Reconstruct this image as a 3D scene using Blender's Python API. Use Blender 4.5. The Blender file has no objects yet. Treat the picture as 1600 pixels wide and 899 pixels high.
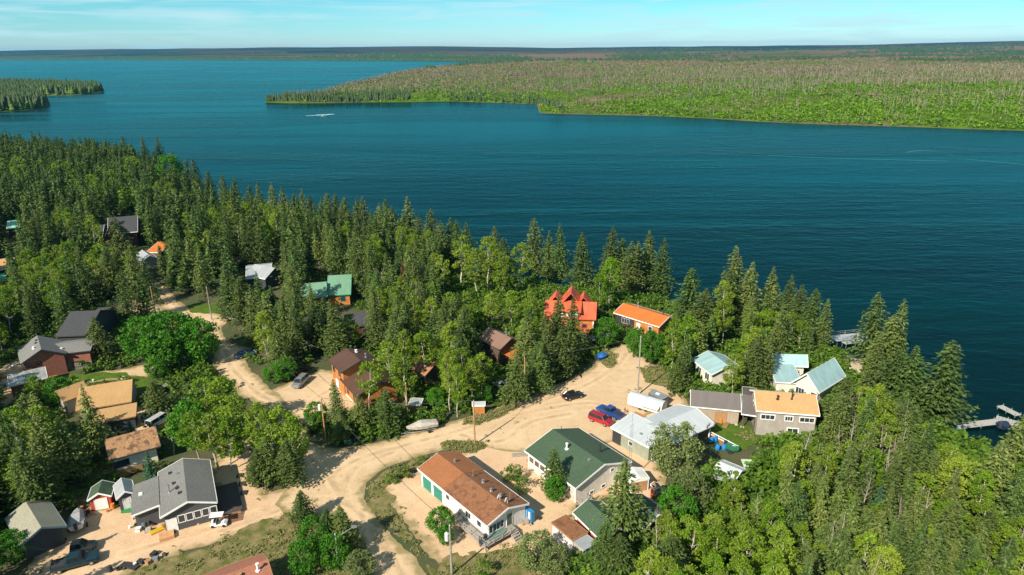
import bpy, bmesh, math, random
import numpy as np
from mathutils import Vector, Matrix
random.seed(7); RNG = np.random.default_rng(7)
C = bpy.context.scene.collection
sc = bpy.context.scene
rad = math.radians

# ---------------------------------------------------------------- camera
CAM_H = 65.0; FOC = 1067.0; PITCH = rad(19.24); ROLL = rad(0.5)
cam_d = bpy.data.cameras.new('camera'); cam = bpy.data.objects.new('camera', cam_d); C.objects.link(cam)
cam_d.sensor_width = 36; cam_d.lens = FOC/1600*36; cam_d.clip_start = 1; cam_d.clip_end = 60000
_R0 = np.array([1, 0, 0.]); _U0 = np.array([0, math.sin(PITCH), math.cos(PITCH)]); _F = np.array([0, math.cos(PITCH), -math.sin(PITCH)])
_R = _R0*math.cos(ROLL) - _U0*math.sin(ROLL); _U = _R0*math.sin(ROLL) + _U0*math.cos(ROLL)
cam.matrix_world = Matrix(((_R[0], _U[0], -_F[0], 0), (_R[1], _U[1], -_F[1], 0), (_R[2], _U[2], -_F[2], CAM_H), (0, 0, 0, 1)))
sc.camera = cam

# ---------------------------------------------------------------- world, sun, exposure
SUN_EL = rad(37); SUN_DIR = (-0.61, -0.79)            # where the sun stands, seen from the village
w = bpy.data.worlds.new('World'); sc.world = w; w.use_nodes = True
nt = w.node_tree; nt.nodes.clear()
sky = nt.nodes.new('ShaderNodeTexSky'); sky.sky_type = 'NISHITA'; sky.sun_disc = False
sky.sun_elevation = SUN_EL; sky.sun_rotation = math.atan2(SUN_DIR[0], SUN_DIR[1]) % (2*math.pi)
sky.altitude = 500; sky.air_density = 1.0; sky.dust_density = 0.4; sky.ozone_density = 2.5
tc = nt.nodes.new('ShaderNodeTexCoord'); sep = nt.nodes.new('ShaderNodeSeparateXYZ')
nt.links.new(tc.outputs['Generated'], sep.inputs[0])
rmp = nt.nodes.new('ShaderNodeValToRGB'); nt.links.new(sep.outputs['Z'], rmp.inputs[0])
cr = rmp.color_ramp
cr.elements[0].position = 0.0; cr.elements[0].color = (0.84, 1.05, 1.36, 1)
cr.elements[1].position = 0.6; cr.elements[1].color = (0.78, 0.84, 0.76, 1)
for p_, c_ in ((0.025, (0.58, 1.05, 1.28, 1)), (0.085, (0.32, 0.96, 1.08, 1)), (0.25, (0.13, 0.62, 0.64, 1))):
    e = cr.elements.new(p_); e.color = c_
mul = nt.nodes.new('ShaderNodeMixRGB'); mul.blend_type = 'MULTIPLY'; mul.inputs[0].default_value = 1
nt.links.new(sky.outputs[0], mul.inputs[1]); nt.links.new(rmp.outputs[0], mul.inputs[2])
# thin cirrus veil
mp = nt.nodes.new('ShaderNodeMapping'); mp.inputs['Scale'].default_value = (3.2, 3.2, 44); mp.inputs['Rotation'].default_value = (0.02, 0.05, 0)
nz = nt.nodes.new('ShaderNodeTexNoise'); nz.inputs['Scale'].default_value = 2.2; nz.inputs['Detail'].default_value = 6; nz.inputs['Distortion'].default_value = 0.6
nt.links.new(tc.outputs['Generated'], mp.inputs[0]); nt.links.new(mp.outputs[0], nz.inputs[0])
cl = nt.nodes.new('ShaderNodeMapRange'); cl.inputs[1].default_value = 0.44; cl.inputs[2].default_value = 0.70; cl.inputs[3].default_value = 0; cl.inputs[4].default_value = 0.8
nt.links.new(nz.outputs[0], cl.inputs[0])
mx = nt.nodes.new('ShaderNodeMixRGB'); mx.inputs[2].default_value = (5.2, 7.6, 8.2, 1)
nt.links.new(cl.outputs[0], mx.inputs[0]); nt.links.new(mul.outputs[0], mx.inputs[1])
bg = nt.nodes.new('ShaderNodeBackground'); bg.inputs['Strength'].default_value = 0.072
out = nt.nodes.new('ShaderNodeOutputWorld')
nt.links.new(mx.outputs[0], bg.inputs[0]); nt.links.new(bg.outputs[0], out.inputs[0])
sd = bpy.data.lights.new('sun', 'SUN'); sd.energy = 5.0; sd.angle = rad(0.5); sd.color = (1, 0.90, 0.74)
so = bpy.data.objects.new('sun', sd); C.objects.link(so)
tosun = Vector((SUN_DIR[0]*math.cos(SUN_EL), SUN_DIR[1]*math.cos(SUN_EL), math.sin(SUN_EL)))
so.rotation_euler = tosun.to_track_quat('Z', 'Y').to_euler(); so.location = (-60, -60, 90)
sc.view_settings.view_transform = 'Standard'; sc.view_settings.look = 'None'; sc.view_settings.gamma = 1; sc.view_settings.use_curve_mapping = False
sc.view_settings.exposure = 0.68
sc.render.engine = 'CYCLES'
sc.cycles.max_bounces = 4; sc.cycles.diffuse_bounces = 2; sc.cycles.glossy_bounces = 2; sc.cycles.transmission_bounces = 2
sc.cycles.volume_bounces = 0; sc.cycles.transparent_max_bounces = 4; sc.cycles.use_denoising = True

# ---------------------------------------------------------------- survey helpers
WZ = -1.2                                             # lake level
def P(u, v, z=0.0):
    "ground survey: the point at height z that a sight line of the drone meets"
    d = _F + _R*(u-800)/FOC - _U*(v-449.5)/FOC
    t = (z-CAM_H)/d[2]
    return Vector((d[0]*t, d[1]*t, z))
def proj(x, y, z):
    X = (x, y, z-CAM_H); ww = X[0]*_F[0]+X[1]*_F[1]+X[2]*_F[2]
    a = X[0]*_R[0]+X[1]*_R[1]+X[2]*_R[2]; b = X[0]*_U[0]+X[1]*_U[1]+X[2]*_U[2]
    if ww <= 0: return (-9999, -9999, ww)
    return (800+FOC*a/ww, 449.5-FOC*b/ww, ww)
def PL(pts, z=0.0): return [tuple(P(u, v, z)[:2]) for u, v in pts]

def sdf(poly, X, Y):
    "signed distance to a polygon, positive inside"
    X = np.asarray(X, float); Y = np.asarray(Y, float)
    d = np.full(X.shape, 1e18); ins = np.zeros(X.shape, bool)
    n = len(poly)
    for i in range(n):
        ax, ay = poly[i]; bx, by = poly[(i+1) % n]
        ex, ey = bx-ax, by-ay; L = ex*ex+ey*ey+1e-12
        t = np.clip(((X-ax)*ex+(Y-ay)*ey)/L, 0, 1)
        d = np.minimum(d, (X-ax-t*ex)**2+(Y-ay-t*ey)**2)
        c = (ay > Y) != (by > Y)
        with np.errstate(divide='ignore', invalid='ignore'):
            xi = (bx-ax)*(Y-ay)/(by-ay if by != ay else 1e-12)+ax
        ins ^= c & (X < xi)
    d = np.sqrt(d)
    return np.where(ins, d, -d)

_tab = RNG.random((64, 64))
def vnoise(X, Y, s):
    "smooth value noise 0..1"
    x = np.asarray(X, float)/s; y = np.asarray(Y, float)/s
    xi = np.floor(x).astype(int); yi = np.floor(y).astype(int)
    fx = x-xi; fy = y-yi; fx = fx*fx*(3-2*fx); fy = fy*fy*(3-2*fy)
    g = lambda a, b: _tab[(a*7+b*3) % 64, (b*5-a) % 64]
    return (g(xi, yi)*(1-fx)+g(xi+1, yi)*fx)*(1-fy)+(g(xi, yi+1)*(1-fx)+g(xi+1, yi+1)*fx)*fy
def fnoise(X, Y, s): return (vnoise(X, Y, s)+.5*vnoise(np.asarray(X)+31, np.asarray(Y)-17, s/2.1)+.25*vnoise(np.asarray(X)-11, np.asarray(Y)+57, s/4.3))/1.75

# ---------------------------------------------------------------- object helpers
def tag(o, label=None, cat=None, group=None, kind=None):
    if label: o['label'] = label
    if cat: o['category'] = cat
    if group: o['group'] = group
    if kind: o['kind'] = kind
    return o
def empty(name, loc, rz=0.0, label=None, cat=None, group=None):
    o = bpy.data.objects.new(name, None); C.objects.link(o)
    o.location = loc; o.rotation_euler = (0, 0, rz); o.empty_display_size = 0.5
    return tag(o, label, cat, group)
class MB:
    def __init__(s): s.v = []; s.f = []; s.m = []
    def add(s, vs, fs, mi=0):
        b = len(s.v); s.v += [tuple(v) for v in vs]; s.f += [tuple(b+i for i in f) for f in fs]; s.m += [mi]*len(fs); return s
    def box(s, x0, x1, y0, y1, z0, z1, mi=0):
        return s.add([(x0, y0, z0), (x1, y0, z0), (x1, y1, z0), (x0, y1, z0), (x0, y0, z1), (x1, y0, z1), (x1, y1, z1), (x0, y1, z1)],
                     [(0, 3, 2, 1), (4, 5, 6, 7), (0, 1, 5, 4), (1, 2, 6, 5), (2, 3, 7, 6), (3, 0, 4, 7)], mi)
    def bar(s, a, b, r, n=6, r2=None, mi=0, cap=True):
        a = Vector(a); b = Vector(b); d = (b-a); 
        if d.length < 1e-6: return s
        q = d.to_track_quat('Z', 'Y'); r2 = r if r2 is None else r2
        vs = []
        for c, rr in ((a, r), (b, r2)):
            for i in range(n):
                t = 2*math.pi*i/n; vs.append(c+q@Vector((rr*math.cos(t), rr*math.sin(t), 0)))
        fs = [(i, (i+1) % n, n+(i+1) % n, n+i) for i in range(n)]
        if cap: fs += [tuple(range(n-1, -1, -1)), tuple(range(n, 2*n))]
        return s.add(vs, fs, mi)
    def tube(s, pts, r, n=5, mi=0):
        rs = r if isinstance(r, (list, tuple)) else [r]*len(pts)
        pts = [Vector(p) for p in pts]; vs = []
        for k, p in enumerate(pts):
            d = (pts[min(k+1, len(pts)-1)]-pts[max(k-1, 0)]); q = d.to_track_quat('Z', 'Y')
            for i in range(n):
                t = 2*math.pi*i/n; vs.append(p+q@Vector((rs[k]*math.cos(t), rs[k]*math.sin(t), 0)))
        fs = []
        for k in range(len(pts)-1):
            for i in range(n): fs.append((k*n+i, k*n+(i+1) % n, (k+1)*n+(i+1) % n, (k+1)*n+i))
        fs += [tuple(range(n-1, -1, -1)), tuple(range((len(pts)-1)*n, len(pts)*n))]
        return s.add(vs, fs, mi)
    def prism(s, prof, x0, x1, axis='x', mi=0):
        "closed profile [(a,b)] extruded along axis; profile in (y,z) for x, (x,z) for y, (x,y) for z"
        n = len(prof); f = {'x': lambda t, p: (t, p[0], p[1]), 'y': lambda t, p: (p[0], t, p[1]), 'z': lambda t, p: (p[0], p[1], t)}[axis]
        vs = [f(x0, p) for p in prof]+[f(x1, p) for p in prof]
        return s.add(vs, [(i, (i+1) % n, n+(i+1) % n, n+i) for i in range(n)]+[tuple(range(n-1, -1, -1)), tuple(range(n, 2*n))], mi)
    def build(s, name, mats, parent=None, smooth=False, loc=None, rz=None):
        me = bpy.data.meshes.new(name); me.from_pydata(s.v, [], s.f)
        if not isinstance(mats, (list, tuple)): mats = [mats]
        for m in mats: me.materials.append(m)
        if len(mats) > 1: me.polygons.foreach_set('material_index', s.m)
        bm = bmesh.new(); bm.from_mesh(me); bmesh.ops.recalc_face_normals(bm, faces=bm.faces); bm.to_mesh(me); bm.free()
        if smooth: me.polygons.foreach_set('use_smooth', [True]*len(me.polygons))
        o = bpy.data.objects.new(name, me); C.objects.link(o)
        if parent is not None: o.parent = parent
        if loc is not None: o.location = loc
        if rz is not None: o.rotation_euler = (0, 0, rz)
        return o
def np_mesh(name, V, F, mats, mi=None, parent=None, attrs=None, smooth=False, link=True):
    "V (n,3), F (m,k) arrays of tris or quads"
    me = bpy.data.meshes.new(name); V = np.asarray(V, np.float32); F = np.asarray(F, np.int32)
    k = F.shape[1]
    me.vertices.add(len(V)); me.vertices.foreach_set('co', V.ravel())
    me.loops.add(F.size); me.loops.foreach_set('vertex_index', F.ravel())
    me.polygons.add(len(F)); me.polygons.foreach_set('loop_start', np.arange(0, F.size, k, dtype=np.int32))
    me.polygons.foreach_set('loop_total', np.full(len(F), k, np.int32))
    if not isinstance(mats, (list, tuple)): mats = [mats]
    for m in mats: me.materials.append(m)
    if mi is not None: me.polygons.foreach_set('material_index', np.asarray(mi, np.int32))
    if smooth: me.polygons.foreach_set('use_smooth', np.ones(len(F), bool))
    me.update(calc_edges=True)
    for an, av in (attrs or {}).items():
        a = me.attributes.new(an, 'FLOAT', 'POINT'); a.data.foreach_set('value', np.asarray(av, np.float32))
    o = bpy.data.objects.new(name, me)
    if link: C.objects.link(o)
    if parent is not None: o.parent = parent
    return o

# ---------------------------------------------------------------- materials
def newmat(name):
    m = bpy.data.materials.new(name); m.use_nodes = True
    n = m.node_tree; b = n.nodes['Principled BSDF']; return m, n, b
def rgb(c): return (c[0], c[1], c[2], 1)
def mixrgb(n, fac, a, b, mode='MIX'):
    x = n.nodes.new('ShaderNodeMixRGB'); x.blend_type = mode
    for i, s in ((0, fac), (1, a), (2, b)):
        if hasattr(s, 'links') or isinstance(s, bpy.types.NodeSocket): n.links.new(s, x.inputs[i])
        elif i == 0: x.inputs[0].default_value = s
        else: x.inputs[i].default_value = rgb(s)
    return x.outputs[0]
def noise(n, scale, coord='Object', detail=4, stretch=None, dist=0):
    t = n.nodes.new('ShaderNodeTexCoord'); z = n.nodes.new('ShaderNodeTexNoise'); z.inputs['Scale'].default_value = scale
    z.inputs['Detail'].default_value = detail; z.inputs['Distortion'].default_value = dist
    src = t.outputs[coord]
    if stretch:
        m = n.nodes.new('ShaderNodeMapping'); m.inputs['Scale'].default_value = stretch; n.links.new(src, m.inputs[0]); src = m.outputs[0]
    n.links.new(src, z.inputs[0]); return z.outputs[0]
def rng(n, sock, a, b, c=0.0, d=1.0):
    r = n.nodes.new('ShaderNodeMapRange'); n.links.new(sock, r.inputs[0])
    for i, x in zip((1, 2, 3, 4), (a, b, c, d)): r.inputs[i].default_value = x
    return r.outputs[0]
def math_(n, op, a, b=None):
    x = n.nodes.new('ShaderNodeMath'); x.operation = op
    for i, s in ((0, a), (1, b)):
        if s is None: continue
        if isinstance(s, (int, float)): x.inputs[i].default_value = s
        else: n.links.new(s, x.inputs[i])
    return x.outputs[0]
def bump(n, b, h, strength=0.3, dist=0.05):
    u = n.nodes.new('ShaderNodeBump'); u.inputs['Strength'].default_value = strength; u.inputs['Distance'].default_value = dist
    n.links.new(h, u.inputs['Height']); n.links.new(u.outputs[0], b.inputs['Normal'])
_mc = {}
def plain(c, rough=0.7, metal=0.0, var=0.18, scale=3.0, key=None):
    k = (tuple(c), rough, metal, var, scale)
    if k in _mc: return _mc[k]
    m, n, b = newmat(key or 'surface')
    f = noise(n, scale, detail=5); f = rng(n, f, 0.3, 0.7)
    col = mixrgb(n, f, [x*(1-var) for x in c], [min(1, x*(1+var)) for x in c])
    n.links.new(col, b.inputs['Base Color']); b.inputs['Roughness'].default_value = rough; b.inputs['Metallic'].default_value = metal
    _mc[k] = m; return m
def bands(n, axis, freq):
    t = n.nodes.new('ShaderNodeTexCoord'); s = n.nodes.new('ShaderNodeSeparateXYZ'); n.links.new(t.outputs['Object'], s.inputs[0])
    a = math_(n, 'MULTIPLY', s.outputs[axis], freq); return math_(n, 'FRACT', a)
def shingle(c, var=0.35, c2=None, rough=0.9):
    m, n, b = newmat('shingles')
    rows = bands(n, 'Y', 1/0.28)
    sp = noise(n, 5.5, detail=3, stretch=(1, 2.2, 2.2)); big = noise(n, 0.35, detail=5)
    col = mixrgb(n, rng(n, sp, 0.32, 0.68), [x*(1-var) for x in c], [min(1, x*(1+var)) for x in c])
    if c2: col = mixrgb(n, rng(n, noise(n, 1.1, detail=4), 0.5, 0.62), col, c2)
    col = mixrgb(n, rng(n, big, 0.35, 0.7, 0, 0.35), col, [x*0.62 for x in c])
    col = mixrgb(n, rng(n, rows, 0.0, 0.18, 0.35, 0.0), col, [x*0.5 for x in c])
    n.links.new(col, b.inputs['Base Color']); b.inputs['Roughness'].default_value = rough
    bump(n, b, sp, 0.5, 0.03); return m
def metal_roof(c, rough=0.42, freq=1/0.45, var=0.1, axis='X'):
    m, n, b = newmat('metal_roofing')
    rib = bands(n, axis, freq); r = math_(n, 'LESS_THAN', rib, 0.14)
    big = noise(n, 0.5, detail=6, stretch=(1.5, 0.4, 1))
    col = mixrgb(n, rng(n, big, 0.35, 0.7), [x*(1-var) for x in c], [min(1, x*(1+var)) for x in c])
    col = mixrgb(n, rng(n, r, 0, 1, 0, 0.22), col, [x*0.7 for x in c])
    n.links.new(col, b.inputs['Base Color']); b.inputs['Roughness'].default_value = rough; b.inputs['Metallic'].default_value = 0.1
    bump(n, b, r, 0.5, 0.03); return m
def siding(c, freq=1/0.2, var=0.12, rough=0.75):
    m, n, b = newmat('siding')
    l = bands(n, 'Z', freq); big = noise(n, 1.1, detail=6, stretch=(1, 1, .5)); drip = noise(n, 3.0, detail=3, stretch=(1.2, 1.2, .15))
    col = mixrgb(n, rng(n, big, 0.3, 0.7), [x*(1-var) for x in c], [min(1, x*(1+var)) for x in c])
    col = mixrgb(n, rng(n, drip, 0.5, 0.75, 0, 0.25), col, [x*.6 for x in c])
    col = mixrgb(n, rng(n, l, 0, 0.2, 0.35, 0), col, [x*.45 for x in c])
    n.links.new(col, b.inputs['Base Color']); b.inputs['Roughness'].default_value = rough
    bump(n, b, l, 0.4, 0.02); return m
def bricks(c):
    m, n, b = newmat('brick')
    t = n.nodes.new('ShaderNodeTexCoord'); s = n.nodes.new('ShaderNodeSeparateXYZ'); n.links.new(t.outputs['Object'], s.inputs[0])
    cb = n.nodes.new('ShaderNodeCombineXYZ'); n.links.new(math_(n, 'ADD', s.outputs[0], s.outputs[1]), cb.inputs[0]); n.links.new(s.outputs[2], cb.inputs[1])
    k = n.nodes.new('ShaderNodeTexBrick'); n.links.new(cb.outputs[0], k.inputs[0]); k.inputs['Scale'].default_value = 1
    k.inputs['Brick Width'].default_value = 0.4; k.inputs['Row Height'].default_value = 0.16; k.inputs['Mortar Size'].default_value = 0.015
    k.inputs['Color1'].default_value = rgb(c); k.inputs['Color2'].default_value = rgb([x*.6 for x in c]); k.inputs['Mortar'].default_value = rgb([x*.9+.02 for x in c])
    n.links.new(k.outputs[0], b.inputs['Base Color']); b.inputs['Roughness'].default_value = .9; return m
def paint(c, rough=0.25, metal=0.3):
    m = plain(c, rough, metal, 0.06, 1.5, 'car_paint'); m.node_tree.nodes['Principled BSDF'].inputs['Coat Weight'].default_value = 0.6; return m
def glass(c=(0.03, 0.04, 0.05)):
    k = ('glass', c)
    if k in _mc: return _mc[k]
    m, n, b = newmat('window_glass'); b.inputs['Base Color'].default_value = rgb(c); b.inputs['Roughness'].default_value = 0.08
    b.inputs['Specular IOR Level'].default_value = 0.6; _mc[k] = m; return m
def foliage(name, dark, light, transl=0.25, hue=0.5, yellow=None, randobj=True, rough=0.6):
    m, n, b = newmat(name)
    g = n.nodes.new('ShaderNodeNewGeometry'); oi = n.nodes.new('ShaderNodeObjectInfo')
    t = n.nodes.new('ShaderNodeTexCoord')
    z = n.nodes.new('ShaderNodeTexNoise'); z.inputs['Scale'].default_value = 0.35 if not randobj else 0.7; z.inputs['Detail'].default_value = 3
    n.links.new(g.outputs['Position'], z.inputs[0])
    f = math_(n, 'ADD', math_(n, 'MULTIPLY', g.outputs['Random Per Island'], 0.55), math_(n, 'MULTIPLY', rng(n, z.outputs[0], 0.3, 0.7), 0.45))
    col = mixrgb(n, f, dark, light)
    if randobj:
        c2 = yellow or [light[0]*1.25, light[1]*0.85, light[2]*0.7]
        col = mixrgb(n, rng(n, oi.outputs['Random'], 0, 1, 0, hue), col, c2)
        dk = math_(n, 'FRACT', math_(n, 'MULTIPLY', oi.outputs['Random'], 7.31))
        col = mixrgb(n, rng(n, dk, 0, 1, 0, 0.45), col, [x*.55 for x in dark])
    n.links.new(col, b.inputs['Base Color']); b.inputs['Roughness'].default_value = rough; b.inputs['Specular IOR Level'].default_value = 0.3
    tr = n.nodes.new('ShaderNodeBsdfTranslucent'); n.links.new(mixrgb(n, 1.0, col, (1.0, 1.0, 0.45), 'MULTIPLY'), tr.inputs[0])
    ms = n.nodes.new('ShaderNodeMixShader'); ms.inputs[0].default_value = transl
    o = n.nodes['Material Output']; n.links.new(b.outputs[0], ms.inputs[1]); n.links.new(tr.outputs[0], ms.inputs[2]); n.links.new(ms.outputs[0], o.inputs[0])
    return m

WHITE = plain((0.78, 0.78, 0.76), 0.6, 0, .06, key='white_trim')
DARK = plain((0.03, 0.03, 0.035), 0.7, key='dark_surface')
STEEL = plain((0.45, 0.46, 0.47), 0.4, 0.7, .15, key='galvanised_steel')
WOOD = plain((0.33, 0.19, 0.09), 0.8, 0, .3, 6, key='brown_timber')
GREYWOOD = plain((0.30, 0.27, 0.24), 0.85, 0, .3, 6, key='grey_timber')
RUBBER = plain((0.02, 0.02, 0.02), 0.85, key='rubber')
# ---------------------------------------------------------------- terrain
SHORE = [(-500, 205), (-200, 222), (0, 232), (150, 240), (220, 256), (280, 286), (330, 325), (420, 355), (560, 378), (640, 392), (740, 428), (840, 440), (900, 452), (980, 462),
         (1050, 470), (1100, 495), (1160, 508), (1240, 530), (1300, 548), (1325, 556), (1390, 580), (1450, 600), (1475, 650), (1490, 684), (1530, 702), (1600, 742), (1700, 800), (1850, 900)]
SHORE_W = PL(SHORE, WZ)
LAND = SHORE_W + [(SHORE_W[-1][0]+30, 40), (110, -30), (-900, -30), (-1400, SHORE_W[0][1])]
def land_z(X, Y, d=None):
    if d is None: d = sdf(LAND, X, Y)
    d = d+(vnoise(X, Y, 6)-.5)*3.0
    z = np.where(d > 7, -0.0, np.where(d > 0, -1.2+1.2*np.sin(np.clip(d/7, 0, 1)*math.pi/2), -1.2+d*0.22))
    far = np.clip((np.asarray(d)-15)/30, 0, 1)
    return z

TRACKS = []
def sheet(name, poly, z, mat, cell=0.4, rough_amp=0.9, rough_s=1.8, kind='structure', fade=None):
    "a flat ground sheet with a ragged natural edge, cut by marching squares"
    P_ = np.array(poly); x0, y0 = P_.min(0)-2; x1, y1 = P_.max(0)+2
    xs = np.arange(x0, x1, cell); ys = np.arange(y0, y1, cell)
    X, Y = np.meshgrid(xs, ys); D = sdf(poly, X, Y)
    Fd = D+(fnoise(X, Y, rough_s)-.5)*2*rough_amp+(fnoise(X+90, Y, rough_s*5)-.5)*2*rough_amp
    ny, nx = X.shape; V = []; E_ = []; idx = -np.ones((ny, nx), int); F3 = []
    ins = Fd > 0
    full = ins[:-1, :-1] & ins[1:, :-1] & ins[:-1, 1:] & ins[1:, 1:]
    anyc = ins[:-1, :-1] | ins[1:, :-1] | ins[:-1, 1:] | ins[1:, 1:]
    def vid(j, i):
        if idx[j, i] < 0: idx[j, i] = len(V); V.append((xs[i], ys[j], z)); E_.append(Fd[j, i])
        return idx[j, i]
    for j, i in zip(*np.nonzero(full)):
        a, b, c, d = vid(j, i), vid(j, i+1), vid(j+1, i+1), vid(j+1, i); F3 += [(a, b, c), (a, c, d)]
    for j, i in zip(*np.nonzero(anyc & ~full)):
        cs = [(j, i), (j, i+1), (j+1, i+1), (j+1, i)]; poly_ = []
        for k in range(4):
            (ja, ia), (jb, ib) = cs[k], cs[(k+1) % 4]; fa, fb = Fd[ja, ia], Fd[jb, ib]
            if fa > 0: poly_.append(vid(ja, ia))
            if (fa > 0) != (fb > 0):
                t = fa/(fa-fb); V.append((xs[ia]+(xs[ib]-xs[ia])*t, ys[ja]+(ys[jb]-ys[ja])*t, z)); E_.append(0.0); poly_.append(len(V)-1)
        for k in range(1, len(poly_)-1): F3.append((poly_[0], poly_[k], poly_[k+1]))
    V = np.array(V); tr = np.full(len(V), 9.0)
    for pl in TRACKS:
        for (ax, ay), (bx, by) in zip(pl[:-1], pl[1:]):
            ex, ey = bx-ax, by-ay; t = np.clip(((V[:, 0]-ax)*ex+(V[:, 1]-ay)*ey)/(ex*ex+ey*ey), 0, 1); tr = np.minimum(tr, np.hypot(V[:, 0]-ax-t*ex, V[:, 1]-ay-t*ey))
    o = np_mesh(name, V, F3, mat, attrs={'edge': E_, 'track': tr}); tag(o, kind=kind); return o

def attr(n, name):
    a = n.nodes.new('ShaderNodeAttribute'); a.attribute_name = name; return a.outputs['Fac']
def dirt_mat(name, c1, c2, stone, edge_c, tracks=0.0):
    m, n, b = newmat(name)
    big = noise(n, 0.09, detail=6, dist=.4); mid = noise(n, 0.6, detail=6); fine = noise(n, 5, detail=8)
    col = mixrgb(n, rng(n, big, 0.35, 0.65), c1, c2)
    col = mixrgb(n, rng(n, mid, 0.42, 0.7, 0, 0.45), col, [x*.72 for x in c1])
    col = mixrgb(n, rng(n, fine, 0.45, 0.62, 0, 0.6), col, stone)
    col = mixrgb(n, rng(n, noise(n, 11, detail=4), 0.60, 0.72, 0, 0.6), col, [x*.5 for x in c1])
    vo = n.nodes.new('ShaderNodeTexVoronoi'); vo.inputs['Scale'].default_value = 2.3; t = n.nodes.new('ShaderNodeTexCoord'); n.links.new(t.outputs['Object'], vo.inputs[0])
    col = mixrgb(n, rng(n, vo.outputs['Distance'], 0.05, 0.14, 0.35, 0), col, [x*.55 for x in c1])
    tk = attr(n, 'track'); tw = math_(n, 'ABSOLUTE', math_(n, 'SUBTRACT', math_(n, 'ADD', tk, rng(n, noise(n, .25), .3, .7, -.25, .25)), 0.85))
    tf = math_(n, 'MULTIPLY', rng(n, tw, 0.12, 0.42, 1, 0), rng(n, noise(n, .35, detail=5), .38, .6, 0.05, .5))
    col = mixrgb(n, tf, col, [min(1, x*1.18) for x in c2])
    cr_ = math_(n, 'MULTIPLY', rng(n, tk, .2, .5, 1, 0), rng(n, noise(n, .5, detail=5), .4, .62, 0, .5)); col = mixrgb(n, cr_, col, [x*.62 for x in c1])
    # worn away towards weeds at the rim
    e = math_(n, 'ADD', attr(n, 'edge'), rng(n, mid, 0.3, 0.7, -0.9, 0.9))
    col = mixrgb(n, rng(n, e, 0.3, 1.5, 0.8, 0), col, edge_c)
    n.links.new(col, b.inputs['Base Color']); b.inputs['Roughness'].default_value = 0.95; b.inputs['Specular IOR Level'].default_value = .15
    bump(n, b, mid, 0.35, 0.12); return m
def grass_mat(name, a, b_, c, s=0.5):
    m, n, b = newmat(name)
    f1 = noise(n, s, detail=7); f2 = noise(n, 7, detail=4)
    col = mixrgb(n, rng(n, f1, 0.38, 0.62), a, b_); col = mixrgb(n, rng(n, f2, 0.35, 0.7, 0, .7), col, c)
    n.links.new(col, b.inputs['Base Color']); b.inputs['Roughness'].default_value = 1; b.inputs['Specular IOR Level'].default_value = .1
    bump(n, b, f2, 0.8, 0.15); return m

# forest floor / beach
m_floor, n, b = newmat('forest_floor')
g = n.nodes.new('ShaderNodeNewGeometry'); s_ = n.nodes.new('ShaderNodeSeparateXYZ'); n.links.new(g.outputs['Position'], s_.inputs[0])
f1 = noise(n, 0.16, detail=7); f2 = noise(n, 2.5, detail=5)
col = mixrgb(n, rng(n, f1, 0.38, 0.62), (0.045, 0.06, 0.02), (0.09, 0.07, 0.035)); col = mixrgb(n, rng(n, f2, 0.4, 0.7, 0, .7), col, (0.05, 0.085, 0.02))
col = mixrgb(n, rng(n, s_.outputs[2], -0.45, -0.08, 1, 0), col, (0.42, 0.33, 0.22))
sa_ = n.nodes.new('ShaderNodeAttribute'); sa_.attribute_name = 'sand'; col = mixrgb(n, rng(n, sa_.outputs['Fac'], .3, .6), col, (0.50, 0.41, 0.28))
col = mixrgb(n, rng(n, s_.outputs[2], -1.35, -1.15, 1, 0), col, (0.05, 0.04, 0.02))
n.links.new(col, b.inputs['Base Color']); b.inputs['Roughness'].default_value = 1; bump(n, b, f2, 0.6, 0.2)

def terrain(name, poly, x0, x1, y0, y1, cell, zf, mat, margin):
    xs = np.arange(x0, x1+cell, cell); ys = np.arange(y0, y1+cell, cell)
    X, Y = np.meshgrid(xs, ys); D = sdf(poly, X, Y); Z = zf(X, Y, D)
    keep = (D[:-1, :-1] > -margin) | (D[1:, 1:] > -margin) | (D[1:, :-1] > -margin) | (D[:-1, 1:] > -margin)
    J, I = np.nonzero(keep); nx = len(xs); a = J*nx+I
    F_ = np.stack([a, a+1, a+nx+1, a+nx], 1)
    used = np.unique(F_); mp_ = np.zeros(X.size, int); mp_[used] = np.arange(len(used))
    V = np.stack([X.ravel(), Y.ravel(), Z.ravel()], 1)[used]
    o = np_mesh(name, V, mp_[F_], mat, smooth=True); tag(o, kind='structure'); return o
BEACH = [PL([(1316, 548), (1334, 552), (1352, 578), (1350, 602), (1330, 596)], -.4), PL([(1438, 596), (1464, 596), (1466, 622), (1455, 652), (1436, 640)], -.4)]
go = terrain('ground', LAND, -700, 210, -30, 620, 2.5, land_z, m_floor, 14)
vc = np.empty(len(go.data.vertices)*3, np.float32); go.data.vertices.foreach_get('co', vc); vc = vc.reshape(-1, 3)
sa = go.data.attributes.new('sand', 'FLOAT', 'POINT'); sa.data.foreach_set('value', np.clip(np.maximum(sdf(BEACH[0], vc[:, 0], vc[:, 1]), sdf(BEACH[1], vc[:, 0], vc[:, 1]))/2+.6, 0, 1).astype(np.float32))

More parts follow.
